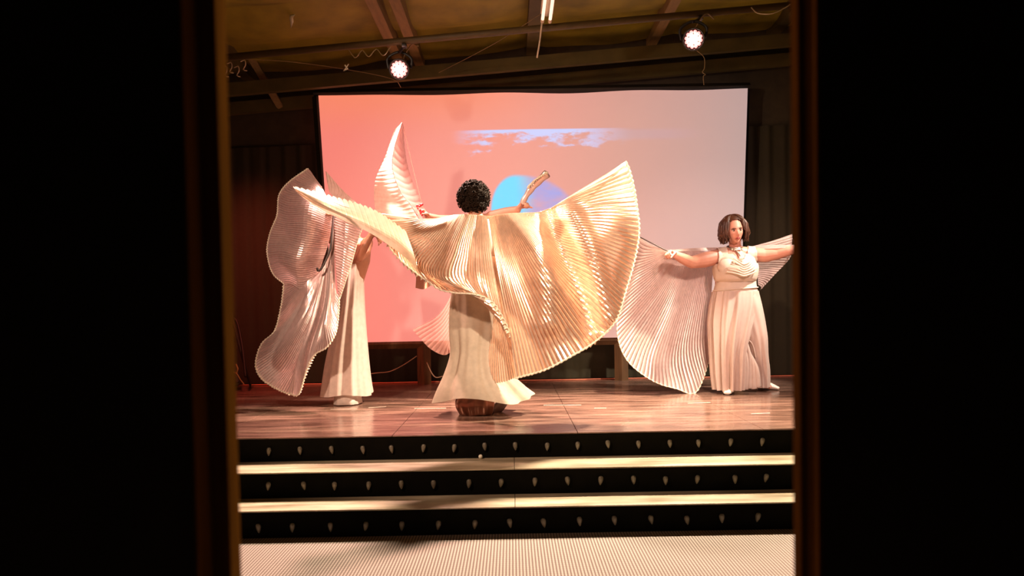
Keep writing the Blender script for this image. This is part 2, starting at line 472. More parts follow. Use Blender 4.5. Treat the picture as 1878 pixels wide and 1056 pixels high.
def loft(bm, rows, nseg=72, nrow=28, folds=10, amp0=0.0, amp1=0.02, seed=0, close_top=False, hemwave=0.0, sharp=1.0):
    """garment: rows = (y pixel, left x, right x, distance, half depth), rings of cloth with hanging folds"""
    rnd = random.Random(seed)
    K = [Vector((r[0], r[1], r[2])) for r in rows]; Dd = [Vector((r[3], r[4], 0)) for r in rows]
    a = []
    for i in range(nrow+1):
        s = i/nrow*(len(rows)-1); j = min(int(s), len(rows)-2); t = s-j
        def g(L):
            p1, p2 = L[j], L[j+1]; p0 = L[j-1] if j > 0 else p1*2-p2; p3 = L[j+2] if j+2 < len(L) else p2*2-p1
            return crom(p0, p1, p2, p3, t)
        a.append((g(K), g(Dd)))
    ph = [rnd.uniform(0, 6.28) for _ in range(4)]
    prev = None
    for i, (k, dd) in enumerate(a):
        t = i/nrow
        y, xl, xr = k; d, hd = dd.x, dd.y
        c = P((xl+xr)/2, y, d); hw = (xr-xl)/2/F_PX*d
        amp = amp0 + (amp1-amp0)*t
        ring = []
        for q in range(nseg):
            th = 2*math.pi*q/nseg
            wv = math.sin(folds*th+ph[0]+0.8*t) + 0.5*math.sin((folds*1.7//1)*th+ph[1]-0.6*t) + 0.35*math.sin((folds*2.6//1)*th+ph[2])
            wv = math.copysign(abs(wv/1.6)**sharp, wv)
            rad = 1 + amp*wv/max(0.05, (hw+hd)/2)
            z = hemwave*t*t*math.sin(3*th+ph[3]) if hemwave else 0
            ring.append(bm.verts.new(c + Vector((hw*math.cos(th)*rad, hd*math.sin(th)*rad, z))))
        if prev:
            for q in range(nseg):
                bm.faces.new((prev[q], prev[(q+1) % nseg], ring[(q+1) % nseg], ring[q]))
        elif close_top:
            bm.faces.new(ring)
        prev = ring

def remesh(bm, voxel, smooth_it=4):
    """fuse overlapping closed shapes into one continuous skin"""
    bmesh.ops.recalc_face_normals(bm, faces=bm.faces)
    me = bpy.data.meshes.new('tmp'); bm.to_mesh(me); bm.free()
    o = link('tmp', me)
    md = o.modifiers.new('r', 'REMESH'); md.mode = 'VOXEL'; md.voxel_size = voxel; md.use_smooth_shade = True
    sm = o.modifiers.new('s', 'SMOOTH'); sm.iterations = smooth_it; sm.factor = 0.5
    dg = bpy.context.evaluated_depsgraph_get(); dg.update()
    out = bmesh.new(); out.from_mesh(o.evaluated_get(dg).to_mesh())
    o.evaluated_get(dg).to_mesh_clear()
    bpy.data.objects.remove(o); bpy.data.meshes.remove(me)
    return out

def shell(body, keep, off):
    """clothing cut from the body's own surface and lifted off it"""
    bm = bmesh.new(); bm.from_mesh(body.data); org = origin_of(body); bm.normal_update()
    for v in bm.verts: v.co = v.co + org
    dead = [v for v in bm.verts if not keep(v.co)]
    nrm = {v: v.normal.copy() for v in bm.verts}
    for v in bm.verts: v.co = v.co + nrm[v]*off
    bmesh.ops.delete(bm, geom=dead, context='VERTS')
    for _ in range(3): bmesh.ops.smooth_vert(bm, verts=bm.verts, factor=0.5, use_axis_x=True, use_axis_y=True, use_axis_z=True)
    return bm

def head_basis(face_dir, tilt_right=0.0):
    f = Vector(face_dir).normalized(); u = Vector((0, 0, 1)); u = (u - f*u.dot(f)).normalized(); r = f.cross(u).normalized()
    u2 = u*math.cos(tilt_right) + r*math.sin(tilt_right); r2 = r*math.cos(tilt_right) - u*math.sin(tilt_right)
    return r2, f, u2

def add_head(bm, c, basis, s=1.0):
    """head with brow, eye sockets, nose, lips, chin and ears; c is the middle of the head (eye height)"""
    r, f, u = basis
    res = bmesh.ops.create_uvsphere(bm, u_segments=56, v_segments=44, radius=1.0)
    g = lambda x, x0, sx: math.exp(-((x-x0)/sx)**2)
    for v in res['verts']:
        x, y, z = v.co
        X, Y, Z = 0.073*x, 0.092*y, 0.116*z
        low = max(0.0, -z)
        X *= 1 - 0.34*low**1.5
        if y > 0:
            Y *= 1 - 0.10*low
            front = min(1.0, y*2.0)**1.5; Y += 0.014*low*front
            Y += front*(0.020*g(X, 0, 0.011)*g(Z, -0.026, 0.024)           # nose
                        + 0.008*g(X, 0, 0.010)*g(Z, -0.038, 0.010)
                        - 0.010*(g(X, -0.031, 0.016)+g(X, 0.031, 0.016))*g(Z, 0.002, 0.013)   # sockets
                        + 0.005*g(Z, 0.024, 0.012)*g(X, 0, 0.045)          # brow
                        + 0.006*g(X, 0, 0.024)*g(Z, -0.066, 0.011)         # lips
                        - 0.004*g(X, 0, 0.028)*g(Z, -0.083, 0.008)
                        + 0.012*g(X, 0, 0.026)*g(Z, -0.102, 0.015)         # chin
                        + 0.005*(g(X, -0.042, 0.02)+g(X, 0.042, 0.02))*g(Z, -0.026, 0.02))    # cheeks
        else:
            Y *= 1 - 0.25*low
        v.co = c + (r*X + f*Y + u*Z)*s
    for sd in (-1, 1):
        vs = ball(bm, (0, 0, 0), 1.0, (0.010, 0.020, 0.031), 12, 8)
        for v in vs:
            q = v.co.copy(); v.co = c + (r*(sd*0.073+q.x) + f*(q.y-0.008) + u*(q.z-0.012))*s

def add_hand(bm, wrist, direction, palm_normal, s=1.0, curl=0.9, thumb_side=1):
    """palm, four curled fingers of different lengths and a thumb from the palm's side"""
    d = Vector(direction).normalized(); nrm = Vector(palm_normal); nrm = (nrm - d*nrm.dot(d)).normalized(); sd = d.cross(nrm)*thumb_side
    pc = wrist + d*0.045*s
    sweep(bm, [wrist-d*0.01*s, wrist+d*0.03*s, wrist+d*0.075*s], [(0.026*s, 0.018*s), (0.036*s, 0.017*s), (0.038*s, 0.014*s)], 12, side=sd)
    for i, (off, ln) in enumerate(((0.029, 0.070), (0.010, 0.078), (-0.010, 0.073), (-0.028, 0.058))):
        p = wrist + d*0.078*s + sd*off*s; a = 0.25; pts = [p - d*0.015*s, p]
        for k in range(3):
            a += curl*(0.75 if k == 0 else 1.0)
            p = p + (d*math.cos(a) + nrm*math.sin(a))*ln*s*(0.42, 0.32, 0.26)[k]; pts.append(p)
        sweep(bm, pts, [0.0098*s, 0.0095*s, 0.0088*s, 0.0082*s, 0.0072*s], 8)
    p = wrist + d*0.025*s + sd*0.028*s
    sweep(bm, [p, p + (d*0.6+sd*0.55+nrm*0.45)*0.032*s, p + (d*1.2+sd*0.45+nrm*1.1)*0.045*s, p + (d*1.5+sd*0.05+nrm*1.6)*0.047*s], [0.0125*s, 0.0115*s, 0.010*s, 0.008*s], 8)

def face_bits(c, basis, root, s=1.0):
    r, f, u = basis
    at = lambda x, y, z: c + (r*x + f*y + u*z)*s
    for sd in (-1, 1):
        bm = bmesh.new(); ball(bm, at(sd*0.030, 0.0735, 0.001), 0.0120*s, (1.15, 1, 0.72), 14, 10)
        e = mk('eye', bm, M['eye_white'], root)
        bm = bmesh.new(); ball(bm, at(sd*0.030, 0.0825, 0.001), 0.0058*s, (1, 0.7, 1.1), 10, 8)
        mk('iris', bm, M['iris'], e)
        bm = bmesh.new(); sweep(bm, [at(sd*0.013, 0.091, 0.016), at(sd*0.031, 0.088, 0.021), at(sd*0.048, 0.074, 0.015)], [0.0028*s, 0.0034*s, 0.0018*s], 6)
        mk('eyebrow', bm, M['brow'], root)
        bm = bmesh.new(); sweep(bm, [at(sd*0.015, 0.0845, 0.007), at(sd*0.030, 0.0865, 0.0105), at(sd*0.046, 0.076, 0.005)], [0.0022*s, 0.0032*s, 0.0022*s], 6)
        mk('eyelid', bm, M['brow'], root)
    bm = bmesh.new()
    sweep(bm, [at(-0.023, 0.0835, -0.066), at(-0.008, 0.0945, -0.0625), at(0, 0.0945, -0.064), at(0.008, 0.0945, -0.0625), at(0.023, 0.0835, -0.066)], [0.0015*s, 0.0045*s, 0.0042*s, 0.0045*s, 0.0015*s], 8)
    sweep(bm, [at(-0.019, 0.083, -0.070), at(0, 0.0935, -0.0725), at(0.019, 0.083, -0.070)], [0.0015*s, 0.0050*s, 0.0015*s], 8)
    mk('lips', bm, M['lip'], root)

# ------------------------------------------------------------------ room shell
BACK, LEFT, RIGHT = 8.62, -4.3, 4.3
D1, D2, D3 = 4.37, 4.66, 4.995
RH = 0.159
def ceil_z(x): return 4.05 + 0.070*x
def setting(name, bm, mat, parent=None, smooth=False, loc=None): return mk(name, bm, mat, parent, kind='structure', smooth=smooth, loc=loc)

bm = bmesh.new(); box(bm, (LEFT, -1.2, -0.06), (RIGHT, D1+0.02, 0.0)); setting('floor', bm, M['carpet'])
bm = bmesh.new(); box(bm, (LEFT-0.1, BACK, 0), (RIGHT+0.1, BACK+0.12, 4.6)); setting('wall_back', bm, M['side_wall'])
bm = bmesh.new(); box(bm, (LEFT-0.12, 1.25, 0), (LEFT, BACK, 4.6)); setting('wall_left', bm, M['side_wall'])
bm = bmesh.new(); box(bm, (RIGHT, 1.25, 0), (RIGHT+0.12, BACK, 4.6)); setting('wall_right', bm, M['side_wall'])

# front wall with the doorway we look through: unlit on our side, so coloured black
bm = bmesh.new()
NEAR_L, NEAR_R = 1.149, 1.175
box(bm, (LEFT, NEAR_L, 0), (-0.4835, 1.245, 4.6))
box(bm, (0.473, NEAR_R, 0), (RIGHT, 1.245, 4.6))
box(bm, (-0.4835, NEAR_L, 2.35), (0.473, 1.245, 4.6))
setting('wall_front', bm, M['unlit_wall'])
bm = bmesh.new()
box(bm, (-0.4825, 1.202, 0), (-0.4535, 1.25, 2.345), 0.003)           # left stop
box(bm, (-0.4845, NEAR_L-0.006, 0), (-0.4805, 1.203, 2.345))            # left reveal
setting('door_1', bm, M['jamb'])
bm = bmesh.new()
box(bm, (0.4585, 1.215, 0), (0.4725, 1.25, 2.345), 0.003)
box(bm, (0.468, NEAR_R-0.006, 0), (0.474, 1.216, 2.345))
setting('trim_1', bm, M['jamb'])

# ceiling: sagging brown sheeting between beams, rising to the right
bm = bmesh.new()
nx, ny = 60, 40; rows = []
for j in range(ny+1):
    y = 1.25 + (BACK-1.25)*j/ny; row = []
    for i in range(nx+1):
        x = LEFT + (RIGHT-LEFT)*i/nx
        sag = -0.10*abs(math.sin(math.pi*(y-0.3)/0.95))**0.8*abs(math.sin(math.pi*(x+1.35)/1.62))**0.5
        row.append(bm.verts.new((x, y, ceil_z(x)+0.16+sag+0.02*noise.noise(Vector((x*2, y*2, 0))))))
    rows.append(row)
for a, b in zip(rows, rows[1:]):
    for i in range(nx): bm.faces.new((a[i], a[i+1], b[i+1], b[i]))
ceil_o = setting('ceiling', bm, M['ceiling'], smooth=True)
def slab(name, pts_lo, depth, width_vec, mat, parent):
    """beam from a to b, hanging depth below, half width vector"""
    a, b = Vector(pts_lo[0]), Vector(pts_lo[1]); wv = Vector(width_vec); dz = Vector((0, 0, depth))
    bm = bmesh.new()
    vs = [bm.verts.new(p) for p in (a-wv, a+wv, a+wv+dz, a-wv+dz, b-wv, b+wv, b+wv+dz, b-wv+dz)]
    for f in ((0, 1, 2, 3), (7, 6, 5, 4), (0, 4, 5, 1), (1, 5, 6, 2), (2, 6, 7, 3), (3, 7, 4, 0)): bm.faces.new([vs[i] for i in f])
    bmesh.ops.recalc_face_normals(bm, faces=bm.faces)
    return mk(name, bm, mat, parent, smooth=False)
# rafters running away from us
for (x, y0, y1, mt, hw) in ((-1.17, 1.3, 8.6, 'beam', 0.05), (-0.97, 1.3, 8.6, 'beam', 0.05), (0.27, 1.3, 8.6, 'purlin', 0.06), (-2.85, 1.3, 8.6, 'purlin', 0.06), (1.60, 1.3, 8.6, 'beam', 0.05), (2.95, 1.3, 8.6, 'purlin', 0.06)):
    slab('rafter', ((x, y0, ceil_z(x)), (x, y1, ceil_z(x))), 0.17, (hw, 0, 0), M[mt], ceil_o)
# purlins crossing over the back of the stage
for (yy, dz) in ((8.15, -0.26), (8.5, -0.36)):
    slab('purlin', ((LEFT+0.02, yy, ceil_z(LEFT)+dz), (RIGHT-0.02, yy, ceil_z(RIGHT)+dz)), 0.13, (0, 0.035, 0), M['purlin'], ceil_o)
# diagonal brace at the left
bm = bmesh.new(); sweep(bm, [P(462, 108, 8.2), P(512, 192, 8.45)], [0.05, 0.05], 4); mk('brace', bm, M['beam'], ceil_o, smooth=False)

# ------------------------------------------------------------------ stage, steps
stage = bpy.data.objects.new('stage_floor', None); COL.objects.link(stage); stage.location = (0, D3, 0); stage['kind'] = 'structure'
xs = [-4.3, -3.24, -2.02, -0.80, 0.42, 1.64, 2.86, 4.3]
for a, b in zip(xs, xs[1:]):
    bm = bmesh.new(); box(bm, (a+0.0015, D3-0.006, S_Z-0.008), (b-0.0015, BACK, S_Z), 0.002); mk('panel', bm, M['stage'], stage, smooth=False)
bm = bmesh.new(); box(bm, (LEFT, D3, 0), (RIGHT, D3+0.03, S_Z-0.008)); rz = mk('riser_board', bm, M['riser'], stage, smooth=False)
def bulb_mesh():
    bm = bmesh.new(); prof = ((0.0, -0.027), (0.004, -0.023), (0.010, -0.010), (0.0135, 0.004), (0.0125, 0.014), (0.008, 0.020), (0.0, 0.022)); n = 8; rows = []
    for r, z in prof: rows.append([bm.verts.new((max(r, 1e-4)*math.cos(2*math.pi*k/n), max(r, 1e-4)*math.sin(2*math.pi*k/n)*0.8, z)) for k in range(n)])
    for a, b in zip(rows, rows[1:]):
        for k in range(n): bm.faces.new((a[k], a[(k+1) % n], b[(k+1) % n], b[k]))
    bmesh.ops.remove_doubles(bm, verts=bm.verts, dist=5e-4)
    me = bpy.data.meshes.new('bulb'); bm.to_mesh(me); bm.free(); me.materials.append(M['bulb'])
    for p in me.polygons: p.use_smooth = True
    return me
BULB = bulb_mesh()
def bulbs(parent, dist, xs, ys):
    base = origin_of(parent)
    for i, x in enumerate(xs):
        y = ys[0] + (ys[1]-ys[0])*(x-xs[0])/(xs[-1]-xs[0])
        o = link('bulb', BULB); o.parent = parent; o.scale = (1.15, 1.15, 1.15)
        o.location = P(x, y+random.uniform(-1.5, 1.5), dist-0.012) - base
        o.rotation_euler = (random.uniform(-0.1, 0.1), random.uniform(-0.2, 0.2), 0)
R1 = [493, 550, 608, 665.5, 718, 776.6, 833, 889, 945, 1003.6, 1059.5, 1115, 1171, 1228.5, 1281, 1340, 1398]
R2 = [492, 557, 613.5, 676, 736, 795, 860, 919, 981, 1041, 1101.6, 1162, 1220.6, 1279, 1348, 1405]
R3 = [474, 536, 606, 671, 737, 804, 871, 935, 997, 1063, 1127, 1194, 1260, 1324, 1390]
bulbs(stage, D3, R1, (828, 809))
for i, (d, dn, z, xr, ys, seam) in enumerate(((D2, D3, 2*RH, R2, (892, 876), None), (D1, D2, RH, R3, (969, 949), 0.0))):
    st = bpy.data.objects.new('stage_step', None); COL.objects.link(st); st.location = (0, d, 0); st['kind'] = 'structure'
    bm = bmesh.new(); box(bm, (LEFT, d, 0), (RIGHT, d+0.03, z-0.008)); mk('riser_board', bm, M['riser'], st, smooth=False)
    for a, b in ((LEFT, 0.0), (0.0, RIGHT)):
        bm = bmesh.new(); box(bm, (a+0.0015, d-0.006, z-0.008), (b-0.0015, dn+0.0, z), 0.002); mk('tread_board', bm, M['tread'], st, smooth=False)
    bulbs(st, d, xr, ys)

# dark pleated curtain along the back wall
bm = bmesh.new()
cols = []
nxx = 520
for i in range(nxx+1):
    x = LEFT+0.05 + (RIGHT-LEFT-0.1)*i/nxx
    yy = 8.57 + 0.009*math.sin(x*34 + 2*math.sin(x*2.3)) + 0.003*math.sin(x*71)
    cols.append([bm.verts.new((x, yy + 0.006*math.sin(x*9+z*2), z)) for z in (S_Z+0.012, 1.2, 2.2, 3.20+0.025*x)])
for a, b in zip(cols, cols[1:]):
    for k in range(3): bm.faces.new((a[k], b[k], b[k+1], a[k+1]))
tag(mk('stage_curtain', bm, M['curtain']), 'dark brown pleated curtain hanging along the back of the stage', 'curtain')

# ------------------------------------------------------------------ projection screen
scr = thing('projection_screen', 'large white projection screen with a blue cloud picture at the back of the stage', 'screen', (0.1, 8.33, S_Z))
YS = 8.30
c4 = [P(584, 175, YS), P(1371, 162, YS), P(1357, 614.5, YS), P(614, 628.5, YS)]
bm = bmesh.new(); uvl = bm.loops.layers.uv.new('UVMap'); nu, nv = 48, 30; rows = []
for j in range(nv+1):
    row = []
    for i in range(nu+1):
        u, v = i/nu, j/nv
        p = c4[3].lerp(c4[2], u).lerp(c4[0].lerp(c4[1], u), v)
        edge = 4*u*(1-u)
        if j == nv: p = p + Vector((0, 0, 0.010*math.sin(u*19)*edge - 0.012*edge))
        p = p + Vector((0, 0.006*math.sin(u*23)*v, 0))
        row.append((bm.verts.new(p), u, v))
    rows.append(row)
for a, b in zip(rows, rows[1:]):
    for i in range(nu):
        q = (a[i], a[i+1], b[i+1], b[i]); f = bm.faces.new([t[0] for t in q])
        for l, t in zip(f.loops, q): l[uvl].uv = (t[1], t[2])
mk('screen_cloth', bm, M['screen'], scr)
def bar(a, b, w, dp):
    bm = bmesh.new(); sweep(bm, [a, b], [(w, dp), (w, dp)], 4, side=(1, 0, 0.0) if abs((b-a).normalized().z) > .5 else (0, 0, 1), round_ends=False); return bm
off = Vector((0, 0.045, 0))
mk('top_bar', bar(c4[0]+off+Vector((-.06, 0, .035)), c4[1]+off+Vector((.04, 0, .035)), 0.04, 0.035), M['frame_black'], scr, smooth=False)
mk('side_bar', bar(c4[3]+off+Vector((-.02, 0, 0)), c4[0]+off+Vector((-.03, 0, .0)), 0.05, 0.03), M['frame_black'], scr, smooth=False)
mk('side_bar', bar(c4[2]+off+Vector((.0, 0, 0)), c4[1]+off+Vector((.0, 0, .0)), 0.04, 0.03), M['frame_black'], scr, smooth=False)
mk('bottom_rail', bar(c4[3]+off+Vector((0, 0, -.03)), c4[2]+off+Vector((0, 0, -.03)), 0.05, 0.03), M['stud'], scr, smooth=False)
for px in (612, 776, 1140, 1352):
    a = P(px, 628-(px-614)*0.0188, YS)+off; a2 = Vector((a.x, a.y, S_Z))
    mk('post', bar(a2, a, 0.075, 0.03), M['stud'], scr, smooth=False)

# ------------------------------------------------------------------ overhead: pipe, lamps, tube light, wires
pa, pb = P(395, 107, 6.75), P(1480, 7, 6.75)
bm = bmesh.new(); sweep(bm, [pa+(pa-pb).normalized()*0.3, pa.lerp(pb, 0.5), pb+(pb-pa).normalized()*0.5], [0.030]*3, 12, round_ends=False)
rig = mk('lighting_pipe', bm, M['pipe']); tag(rig, 'long brown steel pipe crossing above the stage and carrying the lamps', 'pipe')
def on_pipe(px):
    t = (px-395)/(1480-395); return pa.lerp(pb, t)
def par(c, aim, led, label, top):
    root = thing('stage_light', label, 'stage light', c)
    f = (Vector(aim)-c).normalized(); s = f.cross(Vector((0, 0, 1))).normalized(); u = s.cross(f)
    bm = bmesh.new(); n = 24; rows = []
    for z, r in ((-0.17, 0.02), (-0.17, 0.055), (-0.15, 0.068), (-0.02, 0.088), (0.0, 0.093), (0.012, 0.093), (0.012, 0.082), (0.0, 0.080)):
        rows.append([bm.verts.new(c + f*z + (s*math.cos(6.2832*k/n)+u*math.sin(6.2832*k/n))*r) for k in range(n)])
    for a, b in zip(rows, rows[1:]):
        for k in range(n): bm.faces.new((a[k], a[(k+1) % n], b[(k+1) % n], b[k]))
    bm.faces.new(rows[0])
    mk('housing', bm, M['can'], root)
    bm = bmesh.new(); rg = [bm.verts.new(c + f*0.001 + (s*math.cos(6.2832*k/n)+u*math.sin(6.2832*k/n))*0.081) for k in range(n)]; bm.faces.new(rg)
    face = mk('lamp_face', bm, M['can'], root, smooth=False)
    me = None
    spots = [(0, 0)] + [(0.030*math.cos(k*1.0472), 0.030*math.sin(k*1.0472)) for k in range(6)] + [(0.060*math.cos(k*0.5236+.2), 0.060*math.sin(k*0.5236+.2)) for k in range(12)]
    for (a, b) in spots:
        q = c + f*0.004 + s*a + u*b
        if me is None:
            bm = bmesh.new(); ball(bm, q, 0.0145, (1, 1, 1), 10, 6); o = mk('led', bm, led, face); me = o.data; q0 = q
            mr = me.copy(); mr.materials.clear(); mr.materials.append(M['halo_leds'])
        else:
            o = link('led', mr if (a*a+b*b) > .05**2 else me); o.parent = face; o.location = q - q0
    bm = bmesh.new(); yk = [c + s*0.10 - f*0.06, c + s*0.105 + Vector((0, 0, 0.09)) - f*0.05, c + Vector((0, 0, 0.145)) - f*0.04, c - s*0.105 + Vector((0, 0, 0.09)) - f*0.05, c - s*0.10 - f*0.06]
    sweep(bm, catmull(yk, 18), [(0.012, 0.004)]*18, 6); mk('yoke', bm, M['can'], root)
    bm = bmesh.new(); tp = top - Vector((0, 0, 0.045)); sweep(bm, [c + Vector((0, 0, 0.14)) - f*0.04, tp], [0.012, 0.012], 8); box(bm, tp - Vector((.02, .04, .012)), tp + Vector((.02, .04, .012)), .004); mk('clamp', bm, M['can'], root)
    bm = bmesh.new(); sweep(bm, catmull([c - f*0.17, c - f*0.24 + Vector((0.03, 0, 0.08)), c - f*0.12 + Vector((0.11, 0, 0.20)), top + Vector((0.12, 0, -0.045))], 20), [0.006]*20, 6); mk('power_cable', bm, M['dark_cord'], root)
par(PAR1, PAR1 + Vector((0.10, -2.2, -1.1)), M['led1'], 'lit round stage light with a pink glow, left of the two on the pipe', on_pipe(742))
par(PAR2, PAR2 + Vector((-0.45, -2.2, -1.0)), M['led2'], 'lit round stage light with a yellow white glow, right of the two on the pipe', on_pipe(1284))

_l2 = [o for o in bpy.data.objects if o.name.startswith('stage_light') and o.get('category') and o.location.x > 0.5][0]
mk('dangling_string', tube([PAR2 + Vector((0.03, 0.05, -0.07)), P(1291, 105, 6.50), P(1292, 125, 6.50), P(1288, 132, 6.50), P(1294, 137, 6.50), P(1290, 140, 6.50), P(1291, 155, 6.50)], 0.0035, 6, 28), M['dark_cord'], _l2)
tl = thing('tube_light', 'ceiling fixture with two bare fluorescent tubes running away from us', 'tube light', P(1005, 20, 6.6))
for (xa, xb) in ((1000.5, 995), (1015, 1009)):
    a, b = P(xa+5, -50, 6.05), P(xb, 36, 6.62)
    bm = bmesh.new(); sweep(bm, [a, b], [0.014, 0.014], 10); mk('tube', bm, M['tube'], tl)
    bm = bmesh.new(); sweep(bm, [b, b+(b-a).normalized()*0.03], [0.017, 0.017], 10); mk('lamp_holder', bm, M['white_metal'], tl)
a, b = P(1012, -50, 6.08)+Vector((0, 0, 0.05)), P(1003, 36, 6.66)+Vector((0, 0, 0.05))
bm = bmesh.new(); sweep(bm, [a, b], [(0.055, 0.03)]*2, 4, side=(1, 0, 0), round_ends=False); mk('fixture_body', bm, M['white_metal'], tl, smooth=False)
bm = tube([P(994, 40, 6.64), P(990, 75, 6.66), P(985, 105, 6.68)], 0.0075, 6, 10); mk('pull_cord', bm, M['white_metal'], tl)
for (nm, pts, r, mt, lb) in (
    ('hanging_wire', [P(560, -6, 7.1), P(540, 15, 7.1), P(533, 24, 7.1)], 0.004, 'dark_cord', 'thin brown wire that holds a paper scrap at upper left'),
    ('ceiling_wire', [P(415, 108, 7.2), P(520, 112, 7.4), P(640, 128, 7.7), P(720, 145, 7.9), P(735, 160, 8.1)], 0.004, 'dark_cord', 'thin wire sagging from the left end of the pipe to the screen'),
    ('ceiling_wire', [P(805, 133, 8.0), P(860, 105, 7.7), P(920, 72, 7.2), P(1000, 20, 6.9)], 0.0035, 'dark_cord', 'thin straight wire slanting up from the beams to the tube light'),
    ('loose_cable', [P(1378, 14, 6.6), P(1390, 24, 6.55), P(1415, 25, 6.5), P(1438, 15, 6.5), P(1449, 8, 6.5)], 0.005, 'grey_cord', 'pale cable hanging in a loop at the upper right of the opening'),
    ('looped_cable', [P(640, 92, 6.72), P(652, 106, 6.72), P(664, 92, 6.72), P(676, 104, 6.72), P(690, 90, 6.72), P(703, 102, 6.72), P(716, 86, 6.72)], 0.005, 'dark_cord', 'dark cable looped under the pipe beside the pink light')):
    tag(mk(nm, tube(pts, r, 6, 28), M[mt]), lb, 'cable')
# paper scrap on its wire
bm = bmesh.new(); rows = []
for i, (x, y, hw) in enumerate(((536, 20, 2.5), (537, 26, 4.5), (534, 32, 3.5), (535, 40, 3.0), (534, 47, 1.2), (533, 51, .4))):
    rows.append([bm.verts.new(P(x+s*hw, y, 7.1+0.01*math.sin(i*2+s))) for s in (-1, 0, 1)])
for a, b in zip(rows, rows[1:]):
    for k in range(2): bm.faces.new((a[k], a[k+1], b[k+1], b[k]))
ext = bmesh.ops.extrude_face_region(bm, geom=bm.faces[:]); bmesh.ops.translate(bm, verts=[v for v in ext['geom'] if isinstance(v, bmesh.types.BMVert)], vec=(0, 0.004, 0))
tag(mk('paper_scrap', bm, M['paper']), 'torn white paper scrap dangling from the ceiling at upper left', 'paper')
# clips at the pipe's left end
for i, (x, y, hl) in enumerate(((412, 128, 'small bent metal hook below the pipe end, closest to the door jamb'), (421, 121, 'small bent metal hook, second from the door jamb below the pipe end'), (434, 128, 'small bent metal hook hanging lowest, third from the door jamb'), (446, 117, 'small bent metal hook farthest from the jamb, highest under the pipe end'))):
    bm = bmesh.new(); a = P(x, y, 6.7); sweep(bm, catmull([a + Vector((-0.02, 0, 0.02)), a + Vector((0.015, 0, 0.03)), a + Vector((0.02, 0, -0.01)), a + Vector((0.0, 0, -0.05)), a + Vector((0.03, 0, -0.06))], 10), [0.005]*10, 6)
    tag(mk('wire_hook', bm, M['white_metal']), hl, 'hook', 'metal hooks by the pipe end')
bm = bmesh.new(); a = P(633, 120, 6.9); sweep(bm, [a, a + Vector((0.02, 0, -0.03)), a + Vector((-0.015, 0, -0.05)), a + Vector((0.03, 0, 0.01))], [0.007, 0.009, 0.006, 0.004], 6)
tag(mk('cable_tie', bm, M['paper']), 'small pale tie knotted on the wire left of the pink light', 'tie')

# ------------------------------------------------------------------ floor details
z = S_Z
def back_line(pts, r):
    return [Vector((P(x, y, 8.47).x, 8.47+0.02*math.sin(i*1.7), S_Z+r)) for i, (x, y) in enumerate(pts)]
def ground(px, py, zz=S_Z):
    v = fwd + rt*((px-CX)/F_PX) - up*((py-CY)/F_PX); t = (zz-CAM.z)/v.z; return CAM + v*t
def on_floor(pts, r): return [ground(x, y, S_Z+r) for x, y in pts]
tag(mk('extension_cord', tube(back_line([(430, 706), (475, 704), (560, 703), (690, 701.5), (790, 702), (900, 697), (985, 695.5), (1060, 697.5), (1120, 696), (1190, 692.5), (1280, 691), (1410, 689.5), (1480, 688.5)], 0.007), 0.007, 6, 90), M['cord']), 'orange extension cord lying along the foot of the back curtain', 'cord')
tag(mk('drooping_cable', tube([P(660, 688, 8.25), P(690, 684, 8.25), P(715, 681, 8.25), P(740, 669, 8.25), P(764, 653, 8.3)], 0.005, 6, 24), M['grey_cord']), 'pale cable drooping under the screen left of the timber post', 'cable')
tag(mk('floor_cable', tube([P(783, 665, 8.32), P(792, 684, 8.2), P(800, 692, 8.1), P(812, 690, 8.0)], 0.006, 6, 16), M['grey_cord']), 'short pale cable trailing down beside the timber post', 'cable')
for (x0, x1, y0, y1, tx) in ((606, 655, 750.5, 750, 'white tape strip in front of the left dancer'), (676, 708, 747.5, 745.5, 'short white tape strip right of the left dancer\'s hem'), (760, 818, 749, 748.5, 'white tape strip left of the back-turned dancer\'s foot'), (997, 1066, 743, 742.5, 'white tape strip right of the back-turned dancer'), (1262, 1303, 739.5, 738, 'white tape strip in front of the sheer white wing'), (1090, 1112, 748.5, 748.2, 'tiny white tape strip between the two long ones'), (1378, 1412, 759, 757.5, 'white tape strip at the right end of the stage')):
    a, b = ground(x0, y0), ground(x1, y1); bm = bmesh.new(); hw = Vector((0, 0.009, 0)); h = Vector((0, 0, 0.0015))
    vs = [bm.verts.new(p) for p in (a-hw, b-hw, b+hw, a+hw, a-hw+h, b-hw+h, b+hw+h, a+hw+h)]
    for f in ((3, 2, 1, 0), (4, 5, 6, 7), (0, 1, 5, 4), (1, 2, 6, 5), (2, 3, 7, 6), (3, 0, 4, 7)): bm.faces.new([vs[i] for i in f])
    tag(mk('floor_tape', bm, M['tape'], smooth=False), tx + ' on the stage floor', 'tape', 'tape marks on the stage floor')
bm = bmesh.new(); c = ground(881.5, 841, 2*RH); ball(bm, c + Vector((0, 0, 0.014)), 0.014, (1, 1, 1), 16, 12)
tag(mk('small_ball', bm, M['paper']), 'small white ball lying on the upper step tread', 'ball')
